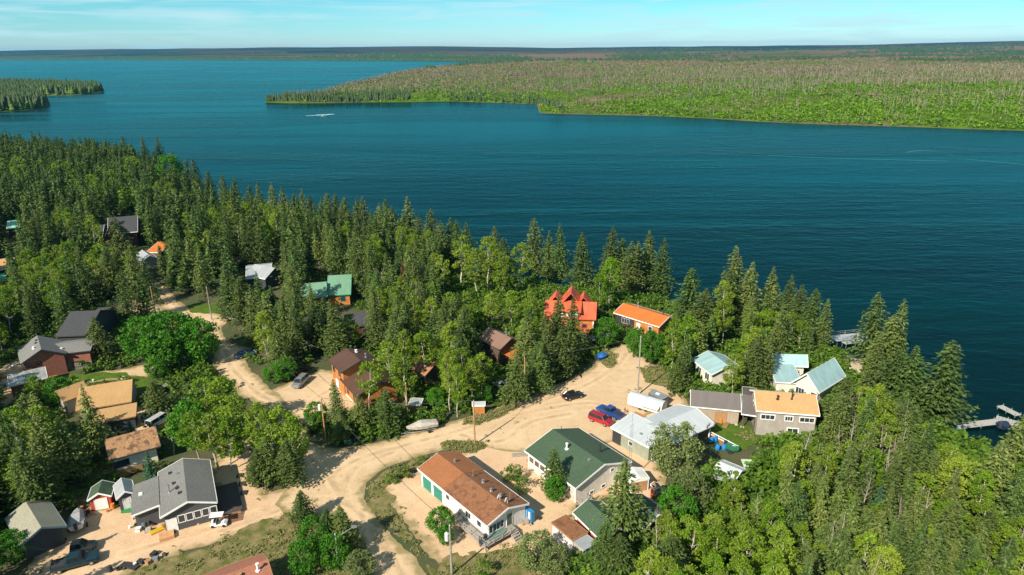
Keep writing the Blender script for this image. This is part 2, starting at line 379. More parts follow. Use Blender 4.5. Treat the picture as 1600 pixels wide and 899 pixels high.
# water
mw, n, b = newmat('lake_water'); n.nodes.remove(b)
big = noise(n, 0.010, detail=5, stretch=(0.45, 1.6, 1), dist=.8); lanes = noise(n, 0.0035, detail=5, stretch=(0.5, 2.6, 1), dist=1.2)
wv = noise(n, 0.42, detail=4, stretch=(0.55, 1.25, 1), dist=.3); w2 = noise(n, 0.11, detail=3, stretch=(0.5, 1.4, 1))
hsum = math_(n, 'ADD', math_(n, 'MULTIPLY', wv, 0.7), math_(n, 'MULTIPLY', w2, 1.2))
u_ = n.nodes.new('ShaderNodeBump'); u_.inputs['Strength'].default_value = 1.0; u_.inputs['Distance'].default_value = 0.42; n.links.new(math_(n, 'MULTIPLY', hsum, rng(n, lanes, .40, .60, .35, 1.25)), u_.inputs['Height'])
df = n.nodes.new('ShaderNodeBsdfDiffuse'); gl = n.nodes.new('ShaderNodeBsdfGlossy'); fr_ = n.nodes.new('ShaderNodeFresnel'); fr_.inputs['IOR'].default_value = 1.33; mx_ = n.nodes.new('ShaderNodeMixShader')
n.links.new(mixrgb(n, rng(n, big, 0.4, 0.62), (0.001, 0.005, 0.005), (0.0003, 0.016, 0.017)), df.inputs['Color'])
gl.inputs['Color'].default_value = (0.17, 0.54, 0.57, 1); n.links.new(rng(n, lanes, 0.38, 0.62, 0.14, 0.34), gl.inputs['Roughness'])
for q_ in (df, gl, fr_): n.links.new(u_.outputs[0], q_.inputs['Normal'])
n.links.new(fr_.outputs[0], mx_.inputs[0]); n.links.new(df.outputs[0], mx_.inputs[1]); n.links.new(gl.outputs[0], mx_.inputs[2]); n.links.new(mx_.outputs[0], n.nodes['Material Output'].inputs[0])
R_ = 30000
wo = MB().add([(-14900, -200, WZ), (14900, -200, WZ), (14900, 16900, WZ), (-14900, 16900, WZ)], [(0, 1, 2, 3)]).build('lake_water', mw); tag(wo, kind='structure')

# far lands
PEN = [(415, 160.5), (450, 161.5), (500, 161.5), (560, 160), (620, 160), (700, 158.5), (780, 161), (838, 163), (843, 177), (870, 178), (950, 180), (1020, 181.5), (1100, 185), (1180, 190), (1250, 193.5), (1330, 196), (1400, 198), (1500, 201.5), (1600, 204.5), (1800, 213), (2200, 232)]
PEN_B = [(1300, 92), (830, 99.2), (770, 101), (720, 103), (680, 107), (640, 111), (605, 118), (600, 121), (560, 130), (520, 139), (505, 146), (470, 150), (440, 153), (415, 157)]
PEN_W = PL(PEN, WZ)+[(2600, 700), (4200, 3800)]+PL(PEN_B, WZ)
FARL = PL([(-900, 105), (-300, 97.5), (0, 94.6), (200, 94.0), (420, 94.5), (560, 95), (650, 95.5), (740, 96.8), (790, 98), (830, 98.6)], WZ)+[(4500, 3000), (9000, 3000), (14000, 16000), (-14000, 16000), (-14000, 5200)]
ISL1 = PL([(-200, 178), (0, 175), (45, 172), (75, 168), (80, 163), (60, 156), (0, 152), (-200, 150)], WZ)
ISL2 = PL([(-150, 152), (60, 150), (110, 149), (150, 146.5), (164, 143), (158, 140), (120, 137), (0, 133), (-150, 131)], WZ)
def zpen(X, Y, D):
    z = np.where(D > 0, -1.2+np.minimum(D, 14)*0.16+np.clip((D-14)/300, 0, 1)*7, -1.2+D*.2)
    return z+np.clip(D/60, 0, 1)*(fnoise(X, Y, 110)-.4)*15
def zfar(X, Y, D):
    r = np.hypot(X, Y); a = X/np.maximum(Y, 1)
    rise = np.clip((r-4500)/5500, 0, 1)
    hh = np.interp(a, [-0.75, -0.5, -0.3, -0.1, 0.05, 0.2, 0.45, 0.75], [98, 106, 114, 100, 78, 74, 76, 100])
    z = np.where(D > 0, -1+np.minimum(D, 40)*.15, -1.2+D*.1)
    return np.where(D > 0, z+rise**1.2*(hh-8)*np.clip(D/2600, 0, 1)+np.clip(D/600, 0, 1)*(fnoise(X, Y, 1500)-.5)*34*(.4+rise), z)
def wild_mat(name, sand=True):
    m, n, b = newmat(name)
    g = n.nodes.new('ShaderNodeNewGeometry'); s_ = n.nodes.new('ShaderNodeSeparateXYZ'); n.links.new(g.outputs['Position'], s_.inputs[0])
    f1 = noise(n, 0.006, detail=7, stretch=(.6, 1.5, 1)); f2 = noise(n, 0.05, detail=6); f3 = noise(n, 0.0016, detail=6, stretch=(.5, 1.8, 1))
    col = mixrgb(n, rng(n, f2, 0.35, 0.65), (0.04, 0.09, 0.008), (0.09, 0.16, 0.014))
    col = mixrgb(n, rng(n, f1, 0.48, 0.62, 0, .8), col, (0.13, 0.105, 0.06))
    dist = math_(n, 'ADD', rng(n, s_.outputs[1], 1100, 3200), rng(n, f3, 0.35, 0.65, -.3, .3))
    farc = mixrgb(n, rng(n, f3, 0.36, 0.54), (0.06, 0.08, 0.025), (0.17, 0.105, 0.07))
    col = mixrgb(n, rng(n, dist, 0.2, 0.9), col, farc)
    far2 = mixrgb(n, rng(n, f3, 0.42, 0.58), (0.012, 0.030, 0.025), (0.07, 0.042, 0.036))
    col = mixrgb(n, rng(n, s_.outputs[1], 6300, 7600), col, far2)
    col = mixrgb(n, rng(n, s_.outputs[2], -1.0, -0.75, 1, 0), col, (0.13, 0.11, 0.06))
    n.links.new(col, b.inputs['Base Color']); b.inputs['Roughness'].default_value = 1; b.inputs['Specular IOR Level'].default_value = 0
    bump(n, b, f2, 0.8, 3.0); return m
m_wild = wild_mat('wild_land')
terrain('far_shore_ground', PEN_W, -360, 3000, 540, 3300, 9, zpen, m_wild, 20)
terrain('distant_hills', FARL, -14000, 14000, 2600, 12500, 90, zfar, m_wild, 200)
def zisl(X, Y, D): return np.where(D > 0, -1.2+np.minimum(D, 12)*.2, -1.2+D*.2)
for nm, pl in (('island_ground', ISL1), ('spit_ground', ISL2)):
    a_ = np.array(pl); terrain(nm, pl, a_[:, 0].min()-20, a_[:, 0].max()+20, a_[:, 1].min()-20, a_[:, 1].max()+20, 6, zisl, m_wild, 14)

# village ground sheets (outline surveyed)
m_road = dirt_mat('road_sand', (0.50, 0.35, 0.205), (0.60, 0.435, 0.27), (0.64, 0.50, 0.34), (0.20, 0.17, 0.07))
m_yard = dirt_mat('yard_gravel', (0.53, 0.345, 0.195), (0.60, 0.42, 0.255), (0.66, 0.51, 0.39), (0.22, 0.18, 0.08))
m_lawn = grass_mat('lawn_grass', (0.06, 0.12, 0.014), (0.10, 0.16, 0.02), (0.05, 0.095, 0.012))
m_verge = grass_mat('verge_weeds', (0.09, 0.11, 0.025), (0.27, 0.21, 0.11), (0.15, 0.14, 0.05), 0.7)
ROAD = PL([(583, 960), (668, 960), (667, 899), (650, 873), (629, 850), (598, 817), (575, 788), (567, 769), (573, 753), (598, 735), (629, 722), (660, 712), (700, 702), (745, 698), (795, 706), (840, 706),
        (900, 706), (960, 690), (1010, 650), (1060, 614), (1072, 602), (1040, 583), (1010, 560), (985, 540), (968, 537), (945, 551), (925, 572), (900, 588), (868, 600), (840, 610), (800, 628), (765, 640), (730, 652), (690, 664), (640, 679), (590, 692), (540, 700), (510, 700), (490, 694), (478, 680),
        (470, 662), (455, 640), (437, 617), (424, 611), (393, 581), (382, 562), (396, 555), (392, 543), (366, 538), (352, 528), (346, 514), (356, 500), (343, 490), (296, 481), (284, 474), (266, 456), (246, 440), (232, 425), (222, 410), (214, 412), (228, 440), (240, 464), (264, 492), (296, 502), (314, 510), (320, 518), (330, 532), (334, 552), (334, 588), (358, 595), (374, 618), (402, 631), (437, 644), (462, 666), (470, 700), (464, 730), (450, 760), (430, 790),
        (452, 806), (483, 803), (514, 807), (545, 822), (555, 837), (567, 868)])
DRIVE = PL([(424, 612), (445, 600), (474, 588), (500, 578), (522, 577), (545, 600), (560, 632), (540, 645), (505, 655), (480, 668), (468, 660), (440, 640)])
YARD_L = PL([(60, 860), (75, 835), (100, 818), (120, 800), (142, 795), (185, 790), (215, 790), (330, 800), (335, 700), (352, 682), (385, 690), (412, 722), (418, 775), (450, 762), (470, 745), (500, 755), (500, 800), (452, 806), (412, 821), (350, 842), (290, 862), (250, 878), (180, 905), (120, 930), (20, 930), (50, 890)])
YARD_C = PL([(598, 760), (620, 745), (655, 735), (700, 715), (745, 690), (820, 640), (900, 620), (1000, 605), (1070, 610), (1085, 650), (1030, 690), (1040, 760), (1052, 800), (1000, 800), (950, 780), (905, 790), (905, 850), (890, 899), (850, 940), (720, 940), (690, 890), (655, 850), (612, 800)])
LAWNS = [PL([(85, 590), (105, 586), (200, 582), (255, 598), (250, 612), (205, 612), (195, 592), (130, 598), (100, 606)]),
         PL([(293, 478), (335, 474), (352, 488), (325, 492), (300, 489)]),
         PL([(1108, 668), (1130, 660), (1165, 662), (1200, 672), (1210, 690), (1165, 700), (1130, 697)]),
         PL([(250, 925), (275, 885), (330, 868), (395, 850), (440, 838), (490, 830), (530, 850), (520, 899), (500, 930)]),
         PL([(545, 430), (560, 428), (600, 432), (610, 445), (570, 452), (548, 450)])]
VERGES = [PL([(576, 782), (577, 762), (585, 748), (610, 733), (650, 716), (672, 712), (668, 730), (640, 742), (606, 752), (600, 770), (618, 800), (640, 836), (668, 870), (700, 930), (672, 930), (665, 890), (640, 855), (610, 820), (590, 800)]),
          PL([(120, 940), (200, 895), (290, 860), (360, 838), (430, 812), (455, 806), (500, 806), (545, 824), (560, 850), (575, 900), (560, 950)]),
          PL([(730, 655), (770, 642), (800, 632), (812, 637), (780, 652), (745, 664), (722, 664)]),
          PL([(940, 545), (965, 556), (960, 572), (942, 572)]),
          PL([(1000, 575), (1035, 572), (1055, 590), (1030, 600), (1010, 595)]),
          PL([(690, 692), (735, 690), (760, 697), (740, 708), (700, 706)]),
          PL([(680, 880), (740, 862), (800, 850), (850, 880), (850, 940), (700, 940)])]
GRAVEL_L = PL([(0, 575), (30, 560), (60, 585), (110, 590), (140, 585), (200, 575), (250, 560), (290, 545), (300, 560), (230, 590), (140, 600), (60, 604), (0, 640)])
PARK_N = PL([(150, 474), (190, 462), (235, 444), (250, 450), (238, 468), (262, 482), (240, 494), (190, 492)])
NOOK = PL([(155, 640), (215, 636), (262, 640), (275, 660), (240, 672), (200, 690), (160, 680)])
def smooth(pts, n_=8):
    q = [Vector((*p, 0)) for p in PL(pts)]; q = [q[0]*2-q[1]]+q+[q[-1]*2-q[-2]]; o_ = []
    for i in range(1, len(q)-2):
        for k in range(n_):
            t = k/n_; a, b_, c, d = q[i-1], q[i], q[i+1], q[i+2]; v_ = .5*((2*b_)+(c-a)*t+(2*a-5*b_+4*c-d)*t*t+(3*b_-a-3*c+d)*t**3); o_.append((v_.x, v_.y))
    return o_
TRACKS += [smooth(x_) for x_ in ([(628, 899), (600, 850), (560, 800), (530, 770), (520, 745), (560, 718), (640, 694), (720, 672), (800, 645), (860, 622), (920, 600), (965, 570), (980, 550)],
 [(540, 770), (500, 735), (478, 700), (465, 670), (445, 640), (400, 612), (362, 575), (352, 550), (330, 520), (300, 492), (260, 468), (235, 430)], [(455, 650), (490, 625), (530, 600)], [(530, 770), (560, 728), (620, 705)], [(500, 790), (440, 790), (380, 810), (280, 840), (180, 870)], [(720, 680), (780, 690), (830, 660), (900, 645)], [(600, 860), (575, 820), (545, 790), (480, 780), (430, 800), (330, 835)], [(800, 650), (850, 640), (920, 630), (960, 640)])]
sheet('gravel_yard', YARD_C, 0.012, m_yard); sheet('gravel_yard', YARD_L, 0.012, m_yard); sheet('gravel_drive', DRIVE, 0.016, m_road)
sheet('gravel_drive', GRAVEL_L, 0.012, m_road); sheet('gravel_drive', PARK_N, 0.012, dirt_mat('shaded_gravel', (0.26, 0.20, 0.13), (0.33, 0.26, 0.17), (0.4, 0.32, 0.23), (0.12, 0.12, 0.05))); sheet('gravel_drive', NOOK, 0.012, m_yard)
sheet('dirt_road', ROAD, 0.028, m_road, rough_amp=.5)
for q in LAWNS: sheet('lawn_ground', q, 0.036, m_lawn)
for q in VERGES: sheet('verge_ground', q, 0.044, m_verge, rough_amp=1.3, rough_s=1.4)
OPEN = [ROAD, DRIVE, YARD_L, YARD_C, GRAVEL_L, PARK_N, NOOK]
# ---------------------------------------------------------------- buildings
FOOT = []                                             # footprints (cx, cy, cos, sin, hx, hy)
def survey(A, B, Cc, he, ridge_h=None, W=None):
    "near eave A->B (left to right) and either the far eave corner, or the ridge point at ridge_h"
    a = P(*A, he); b = P(*B, he); d = (b-a); d.z = 0; L = d.length; d.normalize(); nrm = Vector((-d.y, d.x, 0))
    if W is None:
        if ridge_h is None: W = (P(*Cc, he)-b).dot(nrm)
        else: W = 2*(P(*Cc, ridge_h)-b).dot(nrm)
    c = (a+b)/2+nrm*(W/2)
    return (c.x, c.y, math.atan2(d.y, d.x), L, W)
DBG = []
class House:
    def __init__(s, name, sv, he, hr, label, cat, wall, roofm, trim=WHITE, over=0.4, group=None, ends=True, parent=None, z0=0.0, roofname='roof', style='gable', walls=True, skipA=False):
        cx, cy, yaw, L, W = sv; s.L, s.W, s.he, s.hr, s.over, s.trim = L, W, he, hr, over, trim
        DBG.append((name, label, round(L, 1), round(W, 1), round(cx), round(cy)))
        FOOT.append((cx, cy, math.cos(yaw), math.sin(yaw), L/2, W/2))
        if parent is None: s.root = empty(name, (cx, cy, 0), yaw, label, cat, group); s.T = lambda o: o
        else:
            s.root = parent.root; pr = parent.root
            dx, dy = cx-pr.location.x, cy-pr.location.y; c_, s_ = math.cos(-pr.rotation_euler.z), math.sin(-pr.rotation_euler.z)
            lx, ly, lr = dx*c_-dy*s_, dx*s_+dy*c_, yaw-pr.rotation_euler.z
            def T(o): o.location = (lx, ly, 0); o.rotation_euler = (0, 0, lr); return o
            s.T = T
        s.hx, s.hy = L/2-over, W/2-over
        sl = (hr-he)/(W/2) if style == 'gable' else (hr-he)/W; s.sl = sl; s.style = style; t = .17
        if walls:
            if style == 'gable':
                we = he+sl*over-t; prof = [(-s.hy, z0), (s.hy, z0), (s.hy, we), (0, hr-t), (-s.hy, we)]
            else: prof = [(-s.hy, z0), (s.hy, z0), (s.hy, hr-sl*over-t), (-s.hy, he+sl*over-t)]
            s.T(MB().prism(prof, -s.hx, s.hx).build('wall', wall, s.root))
        r = MB()
        if style == 'gable': r.prism([(-W/2, he), (0, hr), (W/2, he), (W/2, he-t+.02), (0, hr-t+.02), (-W/2, he-t+.02)], -L/2, L/2)
        else: r.prism([(-W/2, he), (W/2, hr), (W/2, hr-t+.02), (-W/2, he-t+.02)], -L/2, L/2)
        s.roof = s.T(r.build(roofname, roofm, s.root))
        f = MB(); th = .07
        for x0, x1 in ((-L/2-th, -L/2-.003), (L/2+.003, L/2+th))[1 if skipA else 0:]:
            if style == 'gable':
                for sg in (-1, 1): f.prism([(sg*W/2, he+.03), (0.0, hr+.03), (0.0, hr-.26), (sg*W/2, he-.26)], x0, x1)
            else: f.prism([(-W/2, he+.03), (W/2, hr+.03), (W/2, hr-.26), (-W/2, he-.26)], x0, x1)
        f.box(-L/2, L/2, -W/2-th, -W/2-.003, he-.22, he+.01); f.box(-L/2, L/2, W/2+.003, W/2+th, (he if style == 'gable' else hr)-.22, (he if style == 'gable' else hr)+.01)
        s.T(f.build('fascia', trim, s.root))
    def place(s, side):
        "origin of a wall plane: maps (u along, w up, d out) to local"
        if side == 'F': return lambda u, d, z: (u, -s.hy-d, z)
        if side == 'K': return lambda u, d, z: (-u, s.hy+d, z)
        if side == 'A': return lambda u, d, z: (-s.hx-d, -u, z)
        return lambda u, d, z: (s.hx+d, u, z)
    def _pane(s, mb, f, u0, u1, d0, d1, z0, z1):
        vs = [f(u, d, z) for z in (z0, z1) for d in (d0, d1) for u in (u0, u1)]
        mb.add(vs, [(0, 1, 3, 2), (4, 6, 7, 5), (0, 4, 5, 1), (2, 3, 7, 6), (0, 2, 6, 4), (1, 5, 7, 3)])
    def win(s, side, u, z, w_, h, gm=None, bars=0, fr=.09, name='window', fm=None):
        f = s.place(side); m = MB()
        s._pane(m, f, u-w_/2-fr, u+w_/2+fr, .003, .06, z-fr, z); s._pane(m, f, u-w_/2-fr, u+w_/2+fr, .003, .06, z+h, z+h+fr)
        s._pane(m, f, u-w_/2-fr, u-w_/2, .003, .06, z, z+h); s._pane(m, f, u+w_/2, u+w_/2+fr, .003, .06, z, z+h)
        for k in range(bars):
            x = u-w_/2+w_*(k+1)/(bars+1); s._pane(m, f, x-.03, x+.03, .003, .05, z, z+h)
        o = s.T(m.build(name, fm or s.trim, s.root)); g_ = MB(); s._pane(g_, f, u-w_/2, u+w_/2, .004, .025, z, z+h)
        c = g_.build('pane', gm or glass(), o); return o
    def door(s, side, u, w_=0.95, h=2.05, mat=None, name='door', z=0.05):
        f = s.place(side); m = MB(); s._pane(m, f, u-w_/2, u+w_/2, .004, .04, z, z+h); o = s.T(m.build(name, mat or WHITE, s.root))
        k = MB(); s._pane(k, f, u-w_/2-.08, u-w_/2, .003, .06, z, z+h+.08); s._pane(k, f, u+w_/2, u+w_/2+.08, .003, .06, z, z+h+.08); s._pane(k, f, u-w_/2, u+w_/2, .003, .06, z+h, z+h+.08)
        k.build('door_frame', s.trim, o)
        q = MB(); s._pane(q, f, u+w_/2-.16, u+w_/2-.1, .045, .11, z+1.0, z+1.06); q.build('handle', STEEL, o); return o
    def part(s, name, mb, mat, label=None):
        o = s.T(mb.build(name, mat, s.root)); 
        if label: o['label'] = label
        return o
    def rz(s, y):
        return s.hr-abs(y)*s.sl if s.style == 'gable' else s.he+(y+s.W/2)*s.sl
    def vent(s, x, y, h=.7, r=.12, mat=None, cap=True, name='vent_pipe'):
        z = s.rz(y); m = MB().bar((x, y, z-.1), (x, y, z+h), r, 8)
        if cap: m.bar((x, y, z+h+.04), (x, y, z+h+.14), r*1.6, 8)
        m.bar((x, y, z-.08), (x, y, z+.08), r*2.2, 8); return s.part(name, m, mat or STEEL)
    def boxvent(s, x, y, mat=None):
        z = s.rz(y); m = MB().box(x-.2, x+.2, y-.2, y+.2, z-.12, z+.14).box(x-.25, x+.25, y-.25, y+.25, z+.14, z+.19); return s.part('roof_vent', m, mat or DARK)

ROOF_BROWN = shingle((0.30, 0.115, 0.045), .3); ROOF_BROWN2 = shingle((0.23, 0.10, 0.045), .5, (0.15, 0.06, 0.03))
ROOF_GREEN = shingle((0.048, 0.088, 0.05), .4); ROOF_GREY = shingle((0.17, 0.17, 0.165), .4); ROOF_TAN = shingle((0.43, 0.26, 0.11), .25)
ROOF_OCHRE = shingle((0.52, 0.29, 0.13), .3); ROOF_ORANGE = shingle((0.50, 0.14, 0.025), .3); ROOF_CHOC = metal_roof((0.10, 0.052, 0.035), .5)
ROOF_RED = metal_roof((0.62, 0.125, 0.055), .5, var=.25); ROOF_BLUE = metal_roof((0.30, 0.46, 0.48), .45, var=.14); ROOF_WHITE = metal_roof((0.50, 0.54, 0.57), .45, 1/.9, .07); ROOF_TAUPE = metal_roof((0.155, 0.135, 0.13), .45, 1/.3)
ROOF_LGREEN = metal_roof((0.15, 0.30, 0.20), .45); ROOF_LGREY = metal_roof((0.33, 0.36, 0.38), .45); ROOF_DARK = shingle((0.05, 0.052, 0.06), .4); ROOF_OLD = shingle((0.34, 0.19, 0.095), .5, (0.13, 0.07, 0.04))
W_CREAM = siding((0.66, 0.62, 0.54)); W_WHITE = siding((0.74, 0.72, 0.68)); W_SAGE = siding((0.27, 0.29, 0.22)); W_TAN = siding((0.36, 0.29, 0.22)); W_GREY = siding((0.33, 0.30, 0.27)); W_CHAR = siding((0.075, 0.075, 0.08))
W_LOG = siding((0.44, 0.175, 0.045), 1/.3, .3); W_RED = siding((0.45, 0.06, 0.035)); W_MAROON = siding((0.10, 0.022, 0.02)); W_BRICK = bricks((0.30, 0.11, 0.07)); W_DARK = siding((0.035, 0.045, 0.055)); W_DKWOOD = siding((0.10, 0.07, 0.05), 1/.25, .3); W_BLUE = siding((0.16, 0.21, 0.24))
DKT = plain((.05, .04, .035), .7, key='dark_trim'); TEAL = plain((0.012, 0.20, 0.15), .5, key='teal_paint'); CREAMW = plain((0.80, 0.74, 0.62), .6, key='cream_paint')

def deck(h, x0, x1, y0, y1, z=.9, rails=(), mat=GREYWOOD, name='deck', label=None):
    m = MB(); n_ = int((x1-x0)/.16)
    for i in range(n_): m.box(x0+i*(x1-x0)/n_, x0+(i+.9)*(x1-x0)/n_, y0, y1, z-.05, z)
    for x in (x0+.1, (x0+x1)/2, x1-.1):
        for y in (y0+.1, y1-.1): m.box(x-.06, x+.06, y-.06, y+.06, 0, z-.052)
    m.box(x0, x1, y0-.03, y0, z-.3, z-.06); o = h.part(name, m, mat, label)
    if rails:
        r = MB()
        for (ax, ay, bx, by) in rails:
            L_ = math.hypot(bx-ax, by-ay); k = max(1, int(L_/1.4))
            for i in range(k+1): x = ax+(bx-ax)*i/k; y = ay+(by-ay)*i/k; r.box(x-.05, x+.05, y-.05, y+.05, z+.003, z+.95)
            r.bar((ax, ay, z+.98), (bx, by, z+.98), .05, 4); r.bar((ax, ay, z+.5), (bx, by, z+.5), .03, 4)
        r2 = r.build('railing', mat, o)
    return o
def steps(h, x0, x1, y0, y1, ztop, n_=4, axis='x', mat=GREYWOOD, name='steps'):
    m = MB()
    for i in range(n_):
        z = ztop*(n_-i-.5)/n_; 
        if axis == 'x': a = x0+(x1-x0)*i/n_; b_ = x0+(x1-x0)*(i+.85)/n_; m.box(min(a, b_), max(a, b_), y0, y1, z-.06, z)
        else: a = y0+(y1-y0)*i/n_; b_ = y0+(y1-y0)*(i+.85)/n_; m.box(x0, x1, min(a, b_), max(a, b_), z-.06, z)
    if axis == 'x':
        for y in (y0-.06, y1+.003): m.prism([(x0, 0.02), (x0, ztop-.1), (x1, .02)], y, y+.055, 'y')
    else:
        for x in (x0-.06, x1+.003): m.prism([(y0, 0.02), (y0, ztop-.1), (y1, .02)], x, x+.055, 'x')
    return h.part(name, m, mat)

# H1 brown-roofed bungalow with the teal garage doors
h = House('bungalow', survey((652, 732), (761, 822), (831, 790), 3.1), 3.1, 4.25, 'long white bungalow with rust brown shingle roof and two teal garage doors', 'house', W_WHITE, ROOF_BROWN2)
L, W = h.L, h.W
nr = MB().prism([(-W/2-.01, h.he+.012), (0, h.hr+.012), (W/2+.01, h.he+.012), (W/2+.01, h.he+.05), (0, h.hr+.05), (-W/2-.01, h.he+.05)], -L/2-.01, -L/2+L*.40)
h.part('roof_patch', nr, ROOF_BROWN, 'newer, redder shingles over the garage end')
for u in (-h.hx+1.7, -h.hx+4.7): h.door('F', u, 2.4, 2.1, TEAL, 'garage_door')
h.win('F', 4.0, 1.3, 1.1, 1.0, bars=1); h.win('F', 6.6, 1.4, .9, .9); h.door('F', 1.2); h.win('F', -1.2, 1.5, .8, .8)
h.win('B', -1.9, 1.2, 2.6, 1.2, bars=3); h.door('B', .45, z=.9, h=1.95, mat=plain((.07, .11, .08), .6, key='green_door'))
deck(h, h.hx+.02, h.hx+1.6, -h.hy-1.6, -h.hy+4.2, .85, ((h.hx+1.55, -h.hy-1.55, h.hx+1.55, -h.hy+2.9), (h.hx+.05, -h.hy-1.55, h.hx+1.55, -h.hy-1.55)), name='deck')
deck(h, 1.5, h.hx, -h.hy-1.6, -h.hy-.02, .85, ((1.6, -h.hy-1.55, h.hx-.1, -h.hy-1.55),), name='deck')
steps(h, h.hx+1.65, h.hx+2.9, -h.hy+2.9, -h.hy+4.1, .85)
for x, y in ((-5.5, .9), (1.6, 1.1), (4.2, .6), (5.9, 1.0)): h.vent(x, y, .35, .13)
h.vent(-.6, .9, 1.1, .06, cap=False, name='mast'); h.vent(7.2, 1.7, 1.2, .06, cap=False, name='mast')
for x, y in ((6.8, .2), (7.9, .7)):
    m = MB().bar((x, y, h.rz(y)), (x, y, h.rz(y)+.45), .03); m.bar((x-.05, y-.05, h.rz(y)+.5), (x-.2, y-.2, h.rz(y)+.6), .1, 10, .36); h.part('satellite_dish', m, WHITE)
m = MB().box(h.hx-2.6, h.hx-1.2, h.hy+.05, h.hy+.7, .3, 2.3); 

# H2 green-roofed house
h = House('bungalow', survey((819.6, 704), (899.4, 763.3), (987.3, 721.5), 3.1), 3.1, 5.0, 'wide cream house with dark green shingle roof and a windowed porch along its side', 'house', W_CREAM, ROOF_GREEN)
for k in range(8): h.win('F', -h.hx+1.0+k*1.42, 1.35, 1.15, 1.0, gm=glass((.12, .09, .07)), fr=.07)
h.win('B', 2.0, 2.7, .7, .5); h.win('B', .2, .5, .7, .5); h.win('B', -2.2, .4, .7, .45); h.door('F', h.hx-.7, mat=plain((.5, .42, .34), key='beige_door'))
h.vent(-.9, -1.5, .9, .15, WHITE); h.vent(2.4, 2.6, 1.1, .15, DARK); h.boxvent(3.8, -.9, STEEL); h.vent(-5.5, 1.2, .9, .04, DARK, False, 'mast')
m = MB()
for z in np.arange(.4, 6.8, .45): m.bar((h.hx+1.0, h.hy-.9, z), (h.hx+1.0, h.hy-.4, z), .03, 4)
for y in (-.9, -.4): m.bar((h.hx+1.0, h.hy+y, 0), (h.hx+1.0, h.hy+y, 10.5), .035, 4)
m.bar((h.hx+1.0, h.hy-.65, 6.8), (h.hx+1.0, h.hy-.65, 13), .03, 4); h.part('antenna_tower', m, STEEL)
deck(h, h.hx+.03, h.hx+1.5, -h.hy, -h.hy+2.2, .8, ((h.hx+1.45, -h.hy, h.hx+1.45, -h.hy+2.0),), GREYWOOD, 'porch'); steps(h, h.hx+1.55, h.hx+3.1, -h.hy+.3, -h.hy+2.0, .8)
m = MB().box(-h.hx-1.4, -h.hx-.05, -h.hy+.6, -h.hy+2.6, .02, .35); h.part('step', m, GREYWOOD)

# H3 white metal-roofed complex
h = House('sage_house', survey((954, 667.4), (1014.5, 699.5), (977.5, 646), 2.9), 2.9, 3.7, 'sage green house with a broad white metal roof of two joined wings', 'house', W_SAGE, ROOF_WHITE, style='shed', over=.3)
h.win('F', .1, 1.2, .7, .7); h.win('F', 5.2, .7, .9, 1.2); h.vent(6.2, 2.2, 1.3, .12, DARK); h.boxvent(1.0, -1.0, STEEL)
m = MB().box(-h.hx-.02, -h.hx+1.9, -h.hy-.035, -h.hy-.003, .05, 2.3); h.part('carport_shade_panel', m, DARK)  # dark sheet on the solid wall, painting the shade inside a carport
h2 = House('sage_house', survey((1052, 693.2), (1117.6, 662.7), (1056, 633), 2.9), 2.9, 4.1, '', '', W_SAGE, ROOF_WHITE, parent=h, over=.5, roofname='wing_roof', walls=False, skipA=True)
m = MB().prism([(-h2.hy, 0), (h2.hy, 0), (h2.hy, 2.8), (0, h2.hr-.2), (-h2.hy, 2.8)], -h2.hx, h2.hx-3.2); h2.part('wing_wall', m, W_GREY)
for y in (-h2.hy+.1, -1.5, 1.5, h2.hy-.1): h2.part('post', MB().box(h2.hx-.2, h2.hx, y-.09, y+.09, 0, 2.75), WHITE)
for x, y in ((3.2, -4.3), (3.9, -4.1), (4.9, -4.5)): h2.vent(x, y, .55, .06, DARK, False)

# H4 taupe metal roofed workshop
h = House('workshop', survey((1079, 635), (1158.2, 642.3), (1157, 615.6), 3.0, 4.9), 3.0, 4.9, 'tan workshop under a taupe ribbed metal roof next to the orange roofed house', 'workshop', W_TAN, ROOF_TAUPE, over=.3)
h.part('shed_door', MB().box(h.hx-4.2, h.hx-2.0, -h.hy-.06, -h.hy-.003, .02, 2.3), WOOD)
# H5 two-storey house with ochre roof
h = House('split_level_house', survey((1182, 641.8), (1281, 649.4), (1179.6, 610.3), 5.0, 6.9), 5.0, 6.9, 'two storey grey house with bright ochre shingle roof and white framed windows', 'house', W_GREY, ROOF_OCHRE)
for u, w_ in ((-h.hx+1.7, 2.2), (-h.hx+5.2, 1.2), (-h.hx+8.2, 2.3)): h.win('F', u, 3.3, w_, .8, bars=2, fr=.14)
h.win('F', -h.hx+6.1, .8, 1.7, 1.0, bars=1, fr=.16); h.vent(-1.4, -1.4, .6, .14, DARK); h.vent(1.0, -1.2, 1.2, .1, DARK); h.win('A', -1, 3.2, 1, 1)
h4 = House('x', survey((1158.8, 646.6), (1182.4, 650.0), (1180.5, 619), 3.1, 4.2), 3.1, 4.2, '', '', W_DKWOOD, ROOF_TAUPE, parent=h, over=.25, roofname='link_roof', walls=False)
m = MB()
for x in (-h4.hx, h4.hx-.15): m.box(x, x+.15, -h4.hy, -h4.hy+.15, 0, 2.95)
m.box(-h4.hx, h4.hx, 0, h4.hy, 0, 2.9); h4.part('link_wall', m, W_DKWOOD)

